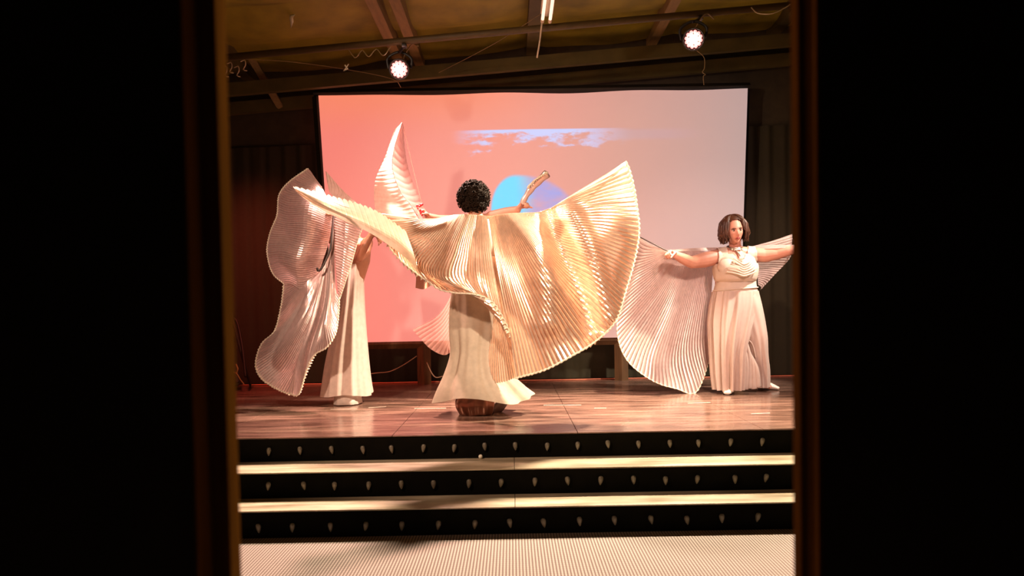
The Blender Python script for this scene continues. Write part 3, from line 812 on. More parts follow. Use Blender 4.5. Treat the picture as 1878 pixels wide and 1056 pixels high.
# things leaning in the far left corner
ps = thing('folded_stand', 'dark folded stand leaning in the far left corner of the stage', 'stand', ground(459, 708))
bm = bmesh.new(); sweep(bm, [P(424, 575, 8.15), P(440, 640, 8.0), ground(459, 708)+Vector((0, 0, 0.012))], [0.012, 0.013, 0.013], 8); mk('pole', bm, M['dark_thing'], ps)
bm = bmesh.new(); sweep(bm, catmull([P(425, 588, 8.18), P(432, 585, 8.18), P(440, 612, 8.12), P(446, 650, 8.02), P(450, 690, 7.92)], 20), [(0.02, 0.012)]*20, 6); mk('side_rail', bm, M['frame_black'], ps)
bm = bmesh.new(); sweep(bm, [P(415, 600, 8.2), P(421, 650, 8.1), P(430, 702, 7.98)], [(0.06, 0.015)]*3, 6, side=(1, 0, 0)); mk('folded_panel', bm, M['dark_thing'], ps)
bm = bmesh.new(); sweep(bm, catmull([P(427, 682, 7.9), P(434, 685, 7.85), P(440, 695, 7.85), P(447, 704, 7.85)], 12), [0.007]*12, 6); sweep(bm, [P(433, 668, 7.88), P(436, 676, 7.87), P(434, 684, 7.86)], [0.008, 0.01, 0.007], 6); mk('clip', bm, M['brass'], ps)
bm = bmesh.new(); res = ball(bm, ground(428, 708) + Vector((0, -0.15, 0.055)), 1.0, (0.13, 0.07, 0.06), 24, 16)
for v in res: v.co += (v.co-ground(428, 706)).normalized()*0.012*noise.noise(v.co*22)
tag(mk('crumpled_bag', bm, M['bag']), 'crumpled grey bag on the floor under the leaning stand', 'bag')

# ------------------------------------------------------------------ DANCER, back turned, middle front
A = thing('person', 'person with short dark curly hair seen from behind, spreading gold pleated wings', 'person', ground(868, 758))
dA = 5.92
bm = bmesh.new()
J = lambda x, y, d=dA: P(x, y, d)
sweep(bm, [J(872, 580), J(876, 525), J(878, 470), J(876, 425), J(873, 402)], [(.155, .115), (.135, .10), (.165, .11), (.175, .10), (.07, .06)], 20, side=(1, 0, 0))
sweep(bm, [J(873, 408), J(871, 382)], [.055, .05], 12)
sweep(bm, [J(835, 410), J(912, 410)], [.062, .062], 12)
sweep(bm, [J(838, 410), J(770, 412, 5.85), J(700, 398, 5.65)], [.055, .043, .030], 12)
sweep(bm, [J(910, 410), J(975, 404, 5.95), J(1045, 376, 5.90)], [.055, .043, .030], 12)
add_hand(bm, J(700, 398, 5.65), P(660, 388, 5.58)-P(700, 398, 5.65), (0, -0.4, -1), 1.0, 0.8)
add_hand(bm, J(1045, 376, 5.90), P(1085, 354, 5.86)-P(1045, 376, 5.90), (0, -0.4, -1), 1.0, 0.8, -1)
sweep(bm, [J(858, 585), J(860, 660), J(866, 738, 5.9)], [.092, .062, .042], 12)
sweep(bm, [J(888, 585), J(900, 660, 6.0), J(940, 716, 6.16)], [.092, .062, .042], 12)
sweep(bm, [J(866, 742, 5.92), ground(868, 752) + Vector((0, 0.0, 0.045)), ground(872, 758)+Vector((0, -0.02, 0.03))], [.042, (.045, .04), (.04, .028)], 12)
sweep(bm, [J(940, 716, 6.16), J(926, 734, 6.08), J(908, 752, 5.99)], [.040, (.04, .035), (.032, .022)], 12)
hbA = head_basis((0.05, 1, -0.05)); hcA = J(870, 366, dA+0.03)
add_head(bm, hcA, hbA, 1.05)
bodyA = mk('body', remesh(bm, 0.009), M['skin_dark'], A)
# curly hair
bm = bmesh.new(); res = ball(bm, (0, 0, 0), 1.0, (1, 1, 1), 48, 36)
rnd = random.Random(3)
hcH = J(869, 362, dA)
for v in res:
    q = v.co.copy(); k = 1 + 0.09*noise.noise(q*4.0) + 0.05*noise.noise(q*9)
    k += 0.06*noise.noise(q*2.1+Vector((5, 1, 2)))
    v.co = hcH + Vector((q.x*0.116, q.y*0.112, q.z*0.120))*k
for i in range(340):
    th, ph = rnd.uniform(0, 6.283), math.acos(rnd.uniform(-0.85, 1)); n = Vector((math.sin(ph)*math.cos(th), math.sin(ph)*math.sin(th), math.cos(ph)))
    p = hcH + Vector((n.x*0.113, n.y*0.109, n.z*0.117))*(1+0.06*noise.noise(n*2.1+Vector((5, 1, 2)))); t = n.orthogonal().normalized(); b = n.cross(t); a0 = rnd.uniform(0, 6.28); rr = rnd.uniform(.008, .017)
    pts = [p + n*(k*0.0035) + (t*math.cos(a0+k*0.9)+b*math.sin(a0+k*0.9))*rr for k in range(7)]
    sweep(bm, pts, [.0035, .005, .005, .005, .0045, .004, .002], 5)
mk('hair', bm, M['hair_black'], A)
bm = bmesh.new(); loft(bm, [(404, 842, 905, dA, .10), (440, 838, 914, dA, .125), (490, 840, 912, dA, .125), (535, 838, 914, dA, .125), (560, 832, 918, dA, .13)], folds=6, amp0=.003, amp1=.005); mk('top', bm, M['cream'], A)
bm = bmesh.new()
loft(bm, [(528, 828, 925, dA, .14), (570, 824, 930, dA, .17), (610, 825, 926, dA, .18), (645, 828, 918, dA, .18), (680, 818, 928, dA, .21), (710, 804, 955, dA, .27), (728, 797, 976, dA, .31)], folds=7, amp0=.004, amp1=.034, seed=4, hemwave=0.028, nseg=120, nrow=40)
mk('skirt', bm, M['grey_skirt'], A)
bm = bmesh.new(); loft(bm, [(690, 846, 905, dA, .12), (722, 838, 905, dA-.01, .13), (742, 835, 906, dA-.02, .12), (757, 842, 903, dA-.02, .10), (761, 846, 900, dA-.02, .085)], folds=8, amp0=.004, amp1=.012, seed=9, sharp=0.7); mk('underskirt', bm, M['bronze'], A, label='shiny bronze underskirt')
bm = bmesh.new(); sweep(bm, [J(926, 733, 6.07), J(916, 745, 6.02), J(904, 756, 5.97)], [(.042, .035), (.05, .035), (.035, .018)], 12); mk('shoe', bm, M['shoe_dark'], A)
# left wing
bm = bmesh.new()
rim = pleated(bm, [
    [(805, 400, 5.86), (830, 394, 5.82), (855, 393, 5.80), (880, 394, 5.80), (893, 396, 5.80)],
    [(752, 402, 5.72), (775, 430, 5.66), (815, 455, 5.64), (865, 465, 5.64), (902, 470, 5.68)],
    [(700, 404, 5.60), (738, 455, 5.56), (800, 505, 5.52), (868, 522, 5.52), (918, 560, 5.58)],
    [(688, 408, 5.56), (728, 470, 5.50), (795, 524, 5.46), (830, 536, 5.45), (872, 540, 5.46), (905, 556, 5.50), (930, 600, 5.55), (943, 650, 5.60), (945, 690, 5.62)]],
    44, 0.020, 22, inner=.35, waves=((0.35, .10, .8, .5, .05), (.62, .09, .7, .5, -.06), (.82, .05, .7, .5, .05)), rimjag=0.004, seed=1, fade1=.30)
rim2 = pleated(bm, [
    [(542, 351, 5.16), (580, 379, 5.22), (625, 402, 5.32), (680, 428, 5.42), (730, 462, 5.47), (765, 492, 5.47)],
    [(541, 347, 5.14), (578, 365, 5.20), (618, 384, 5.30), (668, 404, 5.42), (715, 428, 5.50), (758, 462, 5.52)],
    [(538, 342, 5.15), (572, 351, 5.24), (610, 361, 5.36), (655, 374, 5.48), (695, 390, 5.58), (745, 425, 5.62)]],
    22, 0.0003, 10, inner=0.1, rimjag=0.016, seed=2)
WA1 = mk('wing', bm, M['wing_gold'], A, smooth=False)
hem(rim, 0.006, WA1)
bm = tube([J(700, 398, 5.65), P(640, 382, 5.40), P(545, 348, 5.17)], 0.006, 6); mk('rod', bm, M['rod'], WA1)
# right wing: the big fan, with an inner panel falling behind it
bm = bmesh.new()
rim = pleated(bm, [
    [(896, 398, 5.79), (910, 394, 5.78), (930, 391, 5.78), (955, 390, 5.79), (985, 389, 5.80), (1003, 386, 5.81)],
    [(912, 500, 5.66), (945, 500, 5.56), (985, 485, 5.50), (1015, 455, 5.62), (1035, 420, 5.70), (1060, 350, 5.76)],
    [(932, 610, 5.60), (985, 600, 5.46), (1045, 560, 5.48), (1090, 500, 5.55), (1108, 430, 5.60), (1110, 320, 5.70)],
    [(945, 693, 5.58), (1000, 677, 5.42), (1052, 650, 5.38), (1100, 621, 5.46), (1130, 582, 5.56), (1150, 525, 5.64), (1165, 470, 5.68), (1172, 420, 5.68), (1166, 360, 5.66), (1154, 312, 5.65), (1147, 296, 5.64)]],
    62, 0.022, 56, inner=.4, waves=((.30, .09, .55, .25, -.05), (.85, .08, .75, .3, .05)), rimjag=0.006, seed=5,
    ridges=(([P(x, y, 5.6) for x, y in ((955, 386), (972, 430), (992, 480), (1004, 530), (1004, 590))], 0.10, -0.11, 4),
            ([P(x, y, 5.6) for x, y in ((1003, 386), (1022, 430), (1044, 490), (1064, 545), (1082, 610))], 0.085, 0.11, 4),
            ([P(x, y, 5.6) for x, y in ((1050, 390), (1076, 450), (1102, 520), (1120, 580))], 0.085, -0.08, 4)))
rim2 = pleated(bm, [
    [(888, 470, 5.82), (898, 470, 5.80), (910, 470, 5.78)],
    [(888, 580, 5.80), (908, 580, 5.76), (926, 580, 5.72)],
    [(884, 698, 5.76), (905, 702, 5.70), (928, 698, 5.68), (948, 690, 5.66)]],
    16, 0.02, 14, rimjag=0.008, seed=6)
WA2 = mk('wing', bm, M['wing_gold'], A, smooth=False)
hem(rim, 0.007, WA2)
bm = tube([J(1045, 376, 5.90), P(1100, 334, 5.80), P(1148, 299, 5.67)], 0.006, 6); mk('rod', bm, M['rod'], WA2)

# ------------------------------------------------------------------ DANCER at right, facing us
B = thing('person', 'person in cream top and trousers facing us with wavy brown hair and outspread arms', 'person', ground(1345, 720))
dB = 7.04
JB = lambda x, y, d=dB: P(x, y, d)
bm = bmesh.new()
sweep(bm, [JB(1347, 575), JB(1348, 535), JB(1348, 500), JB(1349, 475), JB(1349, 461)], [(.205, .145), (.185, .135), (.182, .135), (.180, .115), (.085, .07)], 20, side=(1, 0, 0))
sweep(bm, [JB(1349, 466, dB+.02), JB(1348, 452, dB+.022), JB(1347, 436, dB+.02)], [.066, .056, .052], 14)
sweep(bm, [JB(1316, 472), JB(1349, 463), JB(1384, 468)], [.062, .07, .062], 14)
sweep(bm, [JB(1315, 471), JB(1290, 477, 6.99), JB(1268, 481, 6.90), JB(1252, 474, 6.82), JB(1238, 467, 6.76)], [.070, .070, .055, .047, .033], 14)
sweep(bm, [JB(1385, 467), JB(1405, 468, 7.02), JB(1428, 465, 6.97), JB(1446, 460, 6.92), JB(1462, 456, 6.88)], [.068, .066, .052, .046, .032], 14)
add_hand(bm, JB(1238, 467, 6.76), P(1216, 459, 6.68)-P(1238, 467, 6.76), (0.1, -0.5, -1), 1.05, 0.95, 1)
add_hand(bm, JB(1462, 456, 6.88), P(1486, 450, 6.84)-P(1462, 456, 6.88), (-0.1, -0.5, -1), 1.05, 0.95, -1)
for sx in (1333, 1365): ball(bm, JB(sx, 491, dB-0.10), 0.078, (1, .8, .9))
sweep(bm, [JB(1328, 585), JB(1330, 650), JB(1336, 708)], [.11, .075, .048], 14)
sweep(bm, [JB(1370, 585), JB(1388, 645, 7.05), JB(1398, 700, 7.15)], [.11, .075, .048], 14)
gl, gr = ground(1336, 720), ground(1405, 716)
sweep(bm, [JB(1336, 706), gl + Vector((0, -.02, .05)), gl + Vector((-.0, -.07, .035))], [.046, (.036, .036), (.026, .018)], 12)
sweep(bm, [JB(1399, 700, 7.15), gr + Vector((-0.03, 0, .060)), gr + Vector((.03, -.02, .035))], [.046, (.036, .036), (.024, .018)], 12)
hbB = head_basis((0.06, -1, -0.06), 0.10); hcB = JB(1346, 423, dB-0.03)
add_head(bm, hcB, hbB, 1.06)
bodyB = mk('body', remesh(bm, 0.0058, 3), M['skin'], B)
face_bits(hcB, hbB, B, 1.06)
# wavy bob
bm = bmesh.new(); r_, f_, u_ = hbB
rnd = random.Random(11)
res = ball(bm, (0, 0, 0), 1.0, (1, 1, 1), 40, 30)
dead = []
for v in res:
    q = v.co.copy(); v.co = hcB + (r_*q.x*0.092 + f_*(q.y*0.108-0.012) + u_*(q.z*0.128+0.010))*1.04
    if q.y > 0.22 and q.z < 0.66 - 0.2*abs(q.x): dead.append(v)
    elif q.z < -0.75: dead.append(v)
bmesh.ops.delete(bm, geom=dead, context='VERTS')
for i in range(230):
    al = rnd.uniform(-2.32, 2.32); lay = rnd.uniform(0.0, 1.0)       # angle from the nape; +-2.62 frames the face
    sx, cxx = math.sin(al), -math.cos(al)
    pts = []
    ln = rnd.uniform(0.88, 1.10)
    wph = rnd.uniform(0, 6.28)
    for k in range(11):
        t = k/10*ln
        ang = min(t*1.9, 1.45)
        rad = math.sin(ang) if t < 0.76 else 1.0
        rad *= 1.0 + 0.34*max(0, t-0.40)
        zz = math.cos(ang)*0.132 - max(0, t-0.62)*0.30
        if t > 0.92: rad *= 0.88
        wv = 0.013*math.sin(wph+t*10)*min(1, t*1.6)
        pts.append(hcB + (r_*(sx*(0.098+0.014*lay)*rad + wv + 0.012*(1-t)*0) + f_*(cxx*(0.112+0.010*lay)*rad - 0.014) + u_*(zz+0.012+0.006*lay)))
    sweep(bm, pts, [.003, .006, .008, .009, .009, .009, .009, .009, .008, .006, .003], 5)
mk('hair', bm, M['hair_brown'], B)
# silver collar that ties the wings
bm = bmesh.new()
for dz, rr in ((0, .072), (-.014, .080)):
    cc = JB(1347.5, 453, dB+.010) + Vector((0, 0, dz))
    ring = [cc + Vector((rr*math.cos(k*6.2832/28), rr*1.02*math.sin(k*6.2832/28), 0.016*math.sin(k*6.2832/28))) for k in range(29)]
    sweep(bm, ring, [.008]*29, 6, round_ends=False)
for k in range(9):
    a = math.pi*(1.12+0.76*k/8); ball(bm, cc + Vector((.084*math.cos(a), .082*math.sin(a), -0.006+0.014*math.sin(a))), .010, (1, 1, 1), 8, 6)
sweep(bm, [cc + Vector((-.015, -.086, -.024)), cc + Vector((0, -.105, -.05)), cc + Vector((.01, -.128, -.075))], [.005, .006, .007], 6)
mk('necklace', bm, M['silver'], B)
# sleeveless top with cowl drapes
bm = bmesh.new()
rows = [(484, 1309, 1389, dB-.01, .165), (492, 1307, 1390, dB-.02, .195), (503, 1308, 1389, dB-.02, .190), (512, 1310, 1387, dB-.02, .175), (517, 1314, 1385, dB-.01, .155)]
loft(bm, rows, folds=6, amp0=.001, amp1=.006, seed=2, nseg=96, nrow=30)
for k in range(6):
    y0 = 482+k*4.2; wdt = 13+2.6*k
    pts = catmull([JB(1359-wdt, y0-8+k*0.7, dB-.155-.008*k), JB(1362-wdt*.4, y0-1, dB-.195-.006*k), JB(1364, y0+3, dB-.205-.006*k), JB(1368+wdt*.35, y0-1, dB-.195-.006*k), JB(1371+wdt*.62, y0-9+k*.6, dB-.150-.008*k)], 20)
    sweep(bm, pts, [(.010-.0006*abs(i-10), .008) for i in range(20)], 6)
sh = shell(bodyB, lambda q: abs(q.x-JB(1349, 480).x) < 0.192-0.10*max(0, q.z-JB(1349, 486).z) and JB(1349, 508).z < q.z < JB(1349, 452).z
           and not (q.y < dB+0.03 and (q.z-JB(1349, 484).z) > abs(q.x-JB(1351, 484).x)*1.55)
           and not (q.z-JB(1349, 463).z > -0.02 and abs(q.x-JB(1349, 480).x) < 0.085), 0.013)
tmp = bpy.data.meshes.new('t'); sh.to_mesh(tmp); sh.free(); bm.from_mesh(tmp); bpy.data.meshes.remove(tmp)
mk('top', bm, M['cream'], B)
bm = bmesh.new(); loft(bm, [(505, 1313, 1386, dB-.005, .150), (520, 1312, 1386, dB-.005, .150), (532, 1309, 1388, dB-.005, .155), (545, 1306, 1391, dB, .165)], folds=5, amp0=0.0, amp1=.002, seed=1, nseg=72, nrow=16)
wb = mk('waistband', bm, M['cream'], B)
bm = bmesh.new(); c0 = JB(1348.5, 530, dB-.005); sweep(bm, [c0 + Vector((.202*math.cos(k*6.2832/48), .162*math.sin(k*6.2832/48), 0.012*math.cos(k*6.2832/48))) for k in range(49)], [.006]*49, 6, round_ends=False); mk('belt', bm, M['cream'], wb)
# wide trousers: front leg panel with chiffon folds, other leg stepping aside
bm = bmesh.new()
loft(bm, [(534, 1307, 1390, dB, .165), (560, 1303, 1388, dB, .19), (590, 1301, 1380, dB-.01, .20), (620, 1303, 1370, dB-.02, .20), (650, 1306, 1363, dB-.03, .18), (685, 1310, 1361, dB-.04, .15), (714, 1315, 1358, dB-.05, .12)], folds=12, amp0=.006, amp1=.050, sharp=.8, seed=3, nseg=140, nrow=40)
loft(bm, [(534, 1320, 1390, dB+.02, .16), (560, 1335, 1396, dB+.03, .17), (590, 1347, 1402, dB+.03, .16), (620, 1358, 1406, dB+.03, .15), (650, 1366, 1407, dB+.05, .14), (680, 1372, 1410, dB+.08, .125), (709, 1376, 1410, dB+.10, .115)], folds=6, amp0=.002, amp1=.014, seed=8, nseg=100, nrow=40)
mk('trousers', bm, M['cream_chiffon'], B)
bm = bmesh.new()
for i, (x0, x1, ya, yb) in enumerate(((1364, 1375, 606, 711), (1366, 1383, 622, 712), (1362, 1367, 618, 713), (1372, 1390, 640, 709))):
    sweep(bm, catmull([JB(x0, ya, dB-.11), JB((x0+x1)/2+6, (ya+yb)/2, dB-.12), JB(x1, yb, dB-.10)], 14), [(.006+.0022*k, .010) for k in range(14)], 6, side=(1, 0, 0))
for (pts) in ([(1364, 606), (1378, 612), (1388, 628), (1391, 640)], [(1363, 598), (1374, 597), (1392, 606), (1402, 604)], [(1370, 620), (1380, 632), (1386, 655)]):
    sweep(bm, catmull([JB(x, y, dB-.11+.0010*(x-1364)) for x, y in pts], 14), [.004]*3 + [.007]*8 + [.004]*3, 6)
mk('trouser_drape', bm, M['cream_chiffon'], B)
def shoe(toe, heel, w, mat, parent, lab=None):
    bm = bmesh.new(); a, b = Vector(heel), Vector(toe); d = (b-a); n = Vector((-d.y, d.x, 0)).normalized()
    sweep(bm, [a + Vector((0, 0, .042)), a.lerp(b, .3) + Vector((0, 0, .045)), a.lerp(b, .65) + Vector((0, 0, .034)), b + Vector((0, 0, .020))], [(w*.75, .040), (w*.85, .042), (w, .030), (w*.55, .015)], 14, side=n)
    for v in bm.verts:
        v.co.z = max(v.co.z, a.z+0.001)
    return mk('shoe', bm, mat, parent, label=lab)
shoe(ground(1334, 724.5), ground(1339, 717), .060, M['shoe'], B)
shoe(ground(1427, 715.5), ground(1392, 714), .045, M['shoe'], B)
# wings of the right dancer
bm = bmesh.new()
rim = pleated(bm, [
    [(1222, 461, 6.80), (1240, 458, 6.95), (1268, 459, 7.12), (1295, 462, 7.22), (1309, 475, 7.24)],
    [(1200, 452, 6.85), (1200, 500, 7.00), (1220, 545, 7.10), (1258, 565, 7.18), (1304, 560, 7.22)],
    [(1185, 444, 6.90), (1162, 530, 7.04), (1178, 620, 7.05), (1228, 655, 7.10), (1304, 620, 7.22)],
    [(1168, 432, 6.96), (1164, 470, 7.02), (1150, 520, 7.06), (1137, 560, 7.06), (1132, 600, 7.02), (1140, 640, 6.98), (1160, 671, 6.96), (1200, 699, 6.97), (1240, 712, 7.00), (1277, 718, 7.04), (1303, 655, 7.20)]],
    54, 0.016, 22, inner=.4, waves=((.45, .07, .6, .4, .06), (.62, .08, .7, .4, -.07), (.25, .1, .8, .3, -.05)), rimjag=0.006, seed=12)
WB = mk('wing', bm, M['wing_white'], B, smooth=False)
hem(rim, 0.005, WB)
mk('rod', tube([JB(1240, 468, 6.76), P(1200, 448, 6.85), P(1170, 433, 6.94)], .0055, 6), M['rod'], WB)
bm = bmesh.new(); smooth_patch(bm, [[(1226, 459, 6.80), (1270, 455, 6.95), (1330, 453, 7.10)], [(1226, 462, 6.79), (1270, 460, 6.92), (1330, 459, 7.10)]], 24, 4, .01, 14); mk('wing_edge', bm, M['wing_white'], WB)
bm = bmesh.new()
pleated(bm, [[(1378, 452, 7.18), (1386, 462, 7.18), (1389, 490, 7.18), (1390, 522, 7.18)],
             [(1418, 441, 7.14), (1422, 458, 7.13), (1415, 485, 7.14), (1396, 527, 7.17)],
             [(1453, 429, 7.10), (1452, 447, 7.08), (1449, 472, 7.08), (1422, 502, 7.12), (1394, 532, 7.16)]], 22, 0.008, 12, rimjag=.004, seed=15)
WB2 = mk('wing', bm, M['wing_white'], B, smooth=False)
mk('rod', tube([JB(1462, 456, 6.92), P(1458, 446, 7.1), P(1452, 436, 7.2)], .0055, 6), M['rod'], WB2)
bm = bmesh.new(); smooth_patch(bm, [[(1372, 452, 7.10), (1410, 449, 7.02), (1470, 449, 6.86)], [(1372, 457, 7.08), (1410, 456, 6.97), (1470, 453, 6.84)]], 24, 4, .01, 14); mk('wing_edge', bm, M['wing_white'], WB2)

# ------------------------------------------------------------------ DANCER at left, hidden behind her own wings
C = thing('person', 'person at left in a long white skirt, wrapped behind rose silver wings', 'person', ground(640, 738))
dC = 6.75
JC = lambda x, y, d=dC: P(x, y, d)
bm = bmesh.new()
sweep(bm, [JC(646, 575), JC(648, 520), JC(650, 478), JC(650, 450), JC(648, 436)], [(.095, .10), (.085, .09), (.14, .11), (.15, .10), (.065, .06)], 18, side=(1, 0, 0))
sweep(bm, [JC(648, 440), JC(645, 415)], [.05, .048], 12)
sweep(bm, [JC(622, 448), JC(676, 446)], [.05, .05], 12)
sweep(bm, [JC(674, 444, 6.68), JC(670, 462, 6.60), JC(658, 474, 6.54)], [.050, .044, .036], 12)
sweep(bm, [JC(658, 474, 6.54), JC(670, 450, 6.50), JC(682, 428, 6.52)], [.036, .036, .026], 12)
sweep(bm, [JC(624, 448), JC(608, 440, 6.62), JC(600, 410, 6.55)], [.048, .04, .028], 12)
add_hand(bm, JC(682, 428, 6.52), (0.5, -0.2, -0.2), (0, -0.3, -1), .95, .5)
add_hand(bm, JC(600, 410, 6.55), (-0.1, -0.3, 1), (1, -.3, 0), .95, .9)
sweep(bm, [JC(638, 580), JC(636, 655), JC(632, 722)], [.072, .058, .042], 12)
sweep(bm, [JC(653, 580), JC(652, 655), JC(650, 722)], [.072, .058, .042], 12)
for px in (630, 651):
    g = ground(px, 738); sweep(bm, [g + Vector((0, .06, .10)), g + Vector((0, .03, .045)), g + Vector((0, -.05, .03))], [.042, .042, (.036, .024)], 10)
hbC = head_basis((0.3, -1, 0)); hcC = JC(643, 405)
add_head(bm, hcC, hbC, 1.0)
mk('body', remesh(bm, 0.009), M['skin_dark'], C)
face_bits(hcC, hbC, C, 1.0)
bm = bmesh.new(); r_, f_, u_ = hbC; res = ball(bm, (0, 0, 0), 1.0, (1, 1, 1), 36, 26); dead = []
for v in res:
    q = v.co.copy(); k = 1 + .06*noise.noise(q*6); v.co = hcC + (r_*q.x*.086 + f_*(q.y*.104-.012) + u_*(q.z*.124+.006))*k
    if q.y > .35 and q.z < .6: dead.append(v)
bmesh.ops.delete(bm, geom=dead, context='VERTS'); mk('hair', bm, M['hair_black'], C)
bm = bmesh.new(); loft(bm, [(440, 630, 656, dC, .09), (455, 626, 661, dC, .11), (480, 626, 660, dC, .11), (500, 630, 664, dC, .12)], folds=5, amp1=.004, nrow=14); mk('top', bm, M['cream'], C)
bm = bmesh.new(); loft(bm, [(476, 634, 666, dC, .10), (520, 628, 667, dC, .14), (560, 622, 668, dC, .16), (610, 611, 671, dC, .18), (660, 600, 675, dC, .20), (700, 594, 679, dC, .22), (722, 591, 682, dC, .23)], folds=8, amp0=.003, amp1=.022, seed=5, nseg=110, nrow=40, hemwave=.012); mk('skirt', bm, M['white_skirt'], C)
bm = bmesh.new(); loft(bm, [(690, 620, 658, dC-.02, .13), (715, 617, 660, dC-.04, .13), (732, 613, 662, dC-.06, .14), (739, 611, 663, dC-.06, .14)], folds=5, amp0=.002, amp1=.008, seed=6, nrow=14); mk('trouser_cuff', bm, M['white_skirt'], C)
# wing cloth: upper fan, lower fan, folded front panel
bm = bmesh.new()
rim = pleated(bm, [
    [(590, 342, 6.62), (604, 372, 6.58), (609, 402, 6.56), (604, 440, 6.56), (592, 480, 6.55), (580, 515, 6.54)],
    [(578, 326, 6.66), (572, 365, 6.46), (566, 410, 6.40), (556, 455, 6.40), (552, 490, 6.46), (552, 530, 6.50)],
    [(570, 314, 6.68), (535, 355, 6.60), (528, 400, 6.56), (520, 440, 6.46), (518, 480, 6.50), (535, 522, 6.54)],
    [(565, 309, 6.70), (530, 334, 6.68), (512, 358, 6.68), (508, 395, 6.64), (494, 428, 6.60), (490, 462, 6.58), (500, 500, 6.58), (522, 521, 6.58)]],
    56, 0.013, 18, waves=((.4, .12, .35, .25, -.07), (.6, .1, .7, .25, .08), (.8, .1, .4, .3, -.06)), rimjag=.006, seed=21)
rim2 = pleated(bm, [
    [(582, 506, 6.54), (588, 496, 6.52), (598, 476, 6.50)],
    [(562, 509, 6.52), (560, 545, 6.44), (570, 575, 6.40), (588, 560, 6.42)],
    [(540, 515, 6.56), (528, 580, 6.50), (515, 630, 6.44), (530, 665, 6.38), (562, 648, 6.36)],
    [(521, 522, 6.60), (516, 562, 6.60), (503, 606, 6.58), (480, 631, 6.56), (470, 665, 6.52), (478, 690, 6.48), (500, 708, 6.44), (532, 723, 6.38)]],
    48, 0.013, 20, waves=((.35, .1, .7, .3, .06), (.7, .12, .6, .3, -.06)), rimjag=.008, seed=22)
W = mk('wing', bm, M['wing_rose'], C, smooth=False)
hem(rim, .005, W); hem(rim2, .007, W)
bm = bmesh.new()
rim = pleated(bm, [
    [(600, 470, 6.50), (603, 455, 6.50), (608, 435, 6.50), (613, 410, 6.50)],
    [(568, 590, 6.36), (592, 560, 6.34), (606, 530, 6.36), (614, 480, 6.42)],
    [(542, 670, 6.32), (572, 628, 6.26), (600, 595, 6.28), (616, 530, 6.38)],
    [(529, 720, 6.36), (548, 722, 6.30), (562, 676, 6.26), (577, 650, 6.24), (600, 636, 6.24), (615, 612, 6.26), (620, 580, 6.32), (622, 545, 6.38)]],
    40, 0.015, 20, waves=((.3, .1, .6, .4, .05), (.6, .1, .6, .4, -.06)), rimjag=.008, seed=23)
rim3 = pleated(bm, [
    [(607, 392, 6.52), (611, 430, 6.50), (614, 470, 6.46), (617, 510, 6.42), (621, 545, 6.40)],
    [(634, 402, 6.44), (632, 440, 6.40), (629, 480, 6.38), (625, 515, 6.38), (622, 547, 6.39)],
    [(666, 414, 6.46), (655, 446, 6.44), (645, 482, 6.42), (634, 515, 6.40), (623, 549, 6.39)]],
    30, 0.007, 10, inner=.6, seed=24)
W2 = mk('wing', bm, M['wing_rose'], C, smooth=False)
hem(rim, .006, W2); hem(rim3, .004, W2)
bm = bmesh.new(); pleated(bm, [[(604, 352, 6.90), (622, 372, 6.85), (640, 392, 6.80)], [(600, 334, 6.92), (632, 358, 6.88), (666, 386, 6.82)], [(597, 313, 6.95), (630, 350, 6.9), (668, 384, 6.84)]], 10, .004, 6, seed=25); mk('wing_tip', bm, M['wing_pink'], W2, smooth=False)
bm = tube([P(612, 394, 6.50), P(609, 425, 6.43), P(606, 455, 6.40), P(596, 480, 6.38), P(588, 494, 6.37), P(583, 497, 6.37), P(582, 492, 6.37)], .010, 8, 30); mk('rod', bm, M['rod'], W2, label='curved black rod with a hooked end')

# ------------------------------------------------------------------ DANCER behind the middle one
D = thing('person', 'person mostly hidden behind the middle dancer, lifting one curved white wing', 'person', ground(868, 728))
dD = 7.05
JD = lambda x, y, d=dD: P(x, y, d)
bm = bmesh.new()
sweep(bm, [JD(868, 565), JD(868, 510), JD(868, 460), JD(868, 420), JD(868, 400)], [(.145, .11), (.125, .10), (.15, .11), (.165, .10), (.065, .06)], 18, side=(1, 0, 0))
sweep(bm, [JD(868, 402), JD(868, 380)], [.05, .048], 12)
sweep(bm, [JD(836, 404), JD(900, 402)], [.055, .055], 12)
sweep(bm, [JD(900, 397), JD(928, 389, 7.0), JD(950, 384, 6.95)], [.052, .045, .034], 12)
sweep(bm, [JD(836, 404), JD(804, 402, 7.0), JD(784, 396, 6.95)], [.05, .040, .028], 12)
add_hand(bm, JD(948, 385, 6.95), P(964, 366, 6.9)-P(948, 385, 6.95), (1, -.5, 0), 1.15, 1.0)
add_hand(bm, JD(786, 397, 6.95), P(768, 378, 6.9)-P(786, 397, 6.95), (-1, -.5, 0), 1.05, .9)
sweep(bm, [JD(856, 570), JD(856, 645), JD(856, 715)], [.09, .062, .042], 12)
sweep(bm, [JD(880, 570), JD(880, 645), JD(880, 715)], [.09, .062, .042], 12)
for px in (856, 880):
    g = ground(px, 726); sweep(bm, [g + Vector((0, .05, .09)), g + Vector((0, .02, .045)), g + Vector((0, -.06, .03))], [.042, .042, (.036, .024)], 10)
hbD = head_basis((0, -1, 0)); hcD = JD(868, 366); add_head(bm, hcD, hbD, 1.0)
mk('body', remesh(bm, .008), M['skin'], D)
face_bits(hcD, hbD, D, 1.0)
bm = bmesh.new(); r_, f_, u_ = hbD; res = ball(bm, (0, 0, 0), 1.0, (1, 1, 1), 36, 26); dead = []
for v in res:
    q = v.co.copy(); k = 1 + .05*noise.noise(q*6); v.co = hcD + (r_*q.x*.084 + f_*(q.y*.102-.012) + u_*(q.z*.122+.006))*k
    if q.y > .35 and q.z < .6: dead.append(v)
bmesh.ops.delete(bm, geom=dead, context='VERTS'); mk('hair', bm, M['hair_brown'], D)
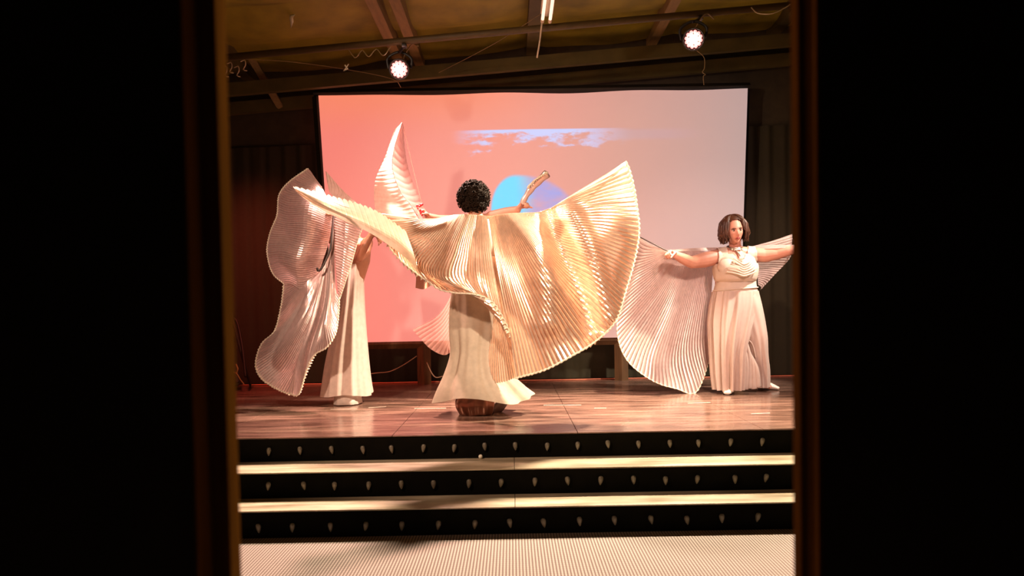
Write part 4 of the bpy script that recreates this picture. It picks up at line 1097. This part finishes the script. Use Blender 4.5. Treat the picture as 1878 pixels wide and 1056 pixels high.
bm = bmesh.new(); loft(bm, [(402, 848, 888, dD, .09), (420, 838, 898, dD, .125), (460, 838, 898, dD, .13), (505, 842, 894, dD, .125)], folds=5, amp1=.004, nrow=14); mk('top', bm, M['cream'], D)
bm = bmesh.new(); loft(bm, [(500, 842, 894, dD, .13), (560, 838, 900, dD, .16), (640, 832, 906, dD, .19), (718, 828, 912, dD, .22)], folds=8, amp0=.003, amp1=.015, seed=15, nrow=30); mk('skirt', bm, M['pink_skirt'], D)
# raised wing: white front sheet, fold behind it with shade put into its pinker colour
bm = bmesh.new()
pleated(bm, [[(737, 224, 6.86), (723, 268, 6.74), (719, 308, 6.66), (733, 350, 6.62), (752, 375, 6.66), (768, 402, 6.72)],
             [(729, 232, 6.88), (713, 285, 6.72), (704, 325, 6.64), (711, 360, 6.60), (728, 385, 6.62), (745, 402, 6.68)],
             [(724, 236, 6.90), (706, 288, 6.82), (689, 328, 6.78), (686, 362, 6.76), (690, 388, 6.76), (700, 402, 6.76)]], 24, .0015, 12, inner=.6, seed=31)
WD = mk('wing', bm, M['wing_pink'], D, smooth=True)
bm = bmesh.new()
pleated(bm, [[(737, 224, 6.87), (724, 268, 6.76), (720, 308, 6.68), (734, 350, 6.64), (753, 375, 6.68), (770, 402, 6.74)],
             [(738, 240, 6.92), (738, 285, 6.90), (742, 325, 6.88), (755, 358, 6.86), (768, 384, 6.86), (779, 402, 6.86)],
             [(739, 228, 6.94), (745, 290, 6.98), (756, 330, 6.98), (770, 362, 6.97), (780, 384, 6.96), (789, 402, 6.95)]], 14, .002, 10, inner=.6, seed=32)
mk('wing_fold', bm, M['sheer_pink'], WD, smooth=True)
mk('rod', tube([JD(778, 390, 6.90), P(760, 320, 6.92), P(738, 226, 6.90)], .004, 6), M['sheer_pink'], WD)
bm = bmesh.new()
rnd = random.Random(5)
for i in range(14): ball(bm, P(770+rnd.uniform(-5, 5), 384+rnd.uniform(-12, 12), 6.84), .012, (1, 1, 1), 8, 6)
mk('bracelet', bm, M['red'], D, label='red beaded bracelet')
# furled second wing held up in the other hand
bm = bmesh.new(); pts = catmull([P(958, 372, 6.88), P(970, 352, 6.86), P(986, 334, 6.84), P(1003, 319, 6.82)], 24); sweep(bm, pts, [(.024+.010*math.sin(i*.9)*.3+.0006*i, .018) for i in range(24)], 10, side=(1, 0, 0.6))
WD2 = mk('wing', bm, M['skin_dark'], D); WD2.data.materials.clear(); WD2.data.materials.append(M['wing_rose']); WD2['label'] = 'furled rose wing held like a roll'
bm = bmesh.new(); rr = catmull([P(968, 345, 6.83), P(978, 334, 6.81), P(990, 325, 6.80), P(1005, 316, 6.80)], 40)
sweep(bm, [p + Vector((.010*math.sin(i*1.9), 0, .010*math.cos(i*1.9))) for i, p in enumerate(rr)], [.008]*40, 6); mk('hem', bm, M['hem'], WD2)
# loose lower wing and skirt swinging out at left
bm = bmesh.new()
pleated(bm, [[(838, 520, 6.95), (842, 560, 6.95), (846, 600, 6.95)], [(806, 575, 6.80), (818, 605, 6.76), (828, 640, 6.78)], [(756, 604, 6.82), (772, 622, 6.76), (790, 640, 6.72), (815, 651, 6.74), (834, 640, 6.80)]], 12, .012, 12, seed=33)
mk('skirt_flare', bm, M['sheer_pink'], D, smooth=True)
bm = bmesh.new(); smooth_patch(bm, [[(764, 490, 6.9), (780, 500, 6.86), (800, 510, 6.88)], [(762, 528, 6.88), (778, 530, 6.84), (796, 520, 6.86)]], 16, 8, .01); mk('shaded_wing_corner', bm, M['bronze'], D)  # wing cloth in shadow, its shade put in as a darker bronze colour
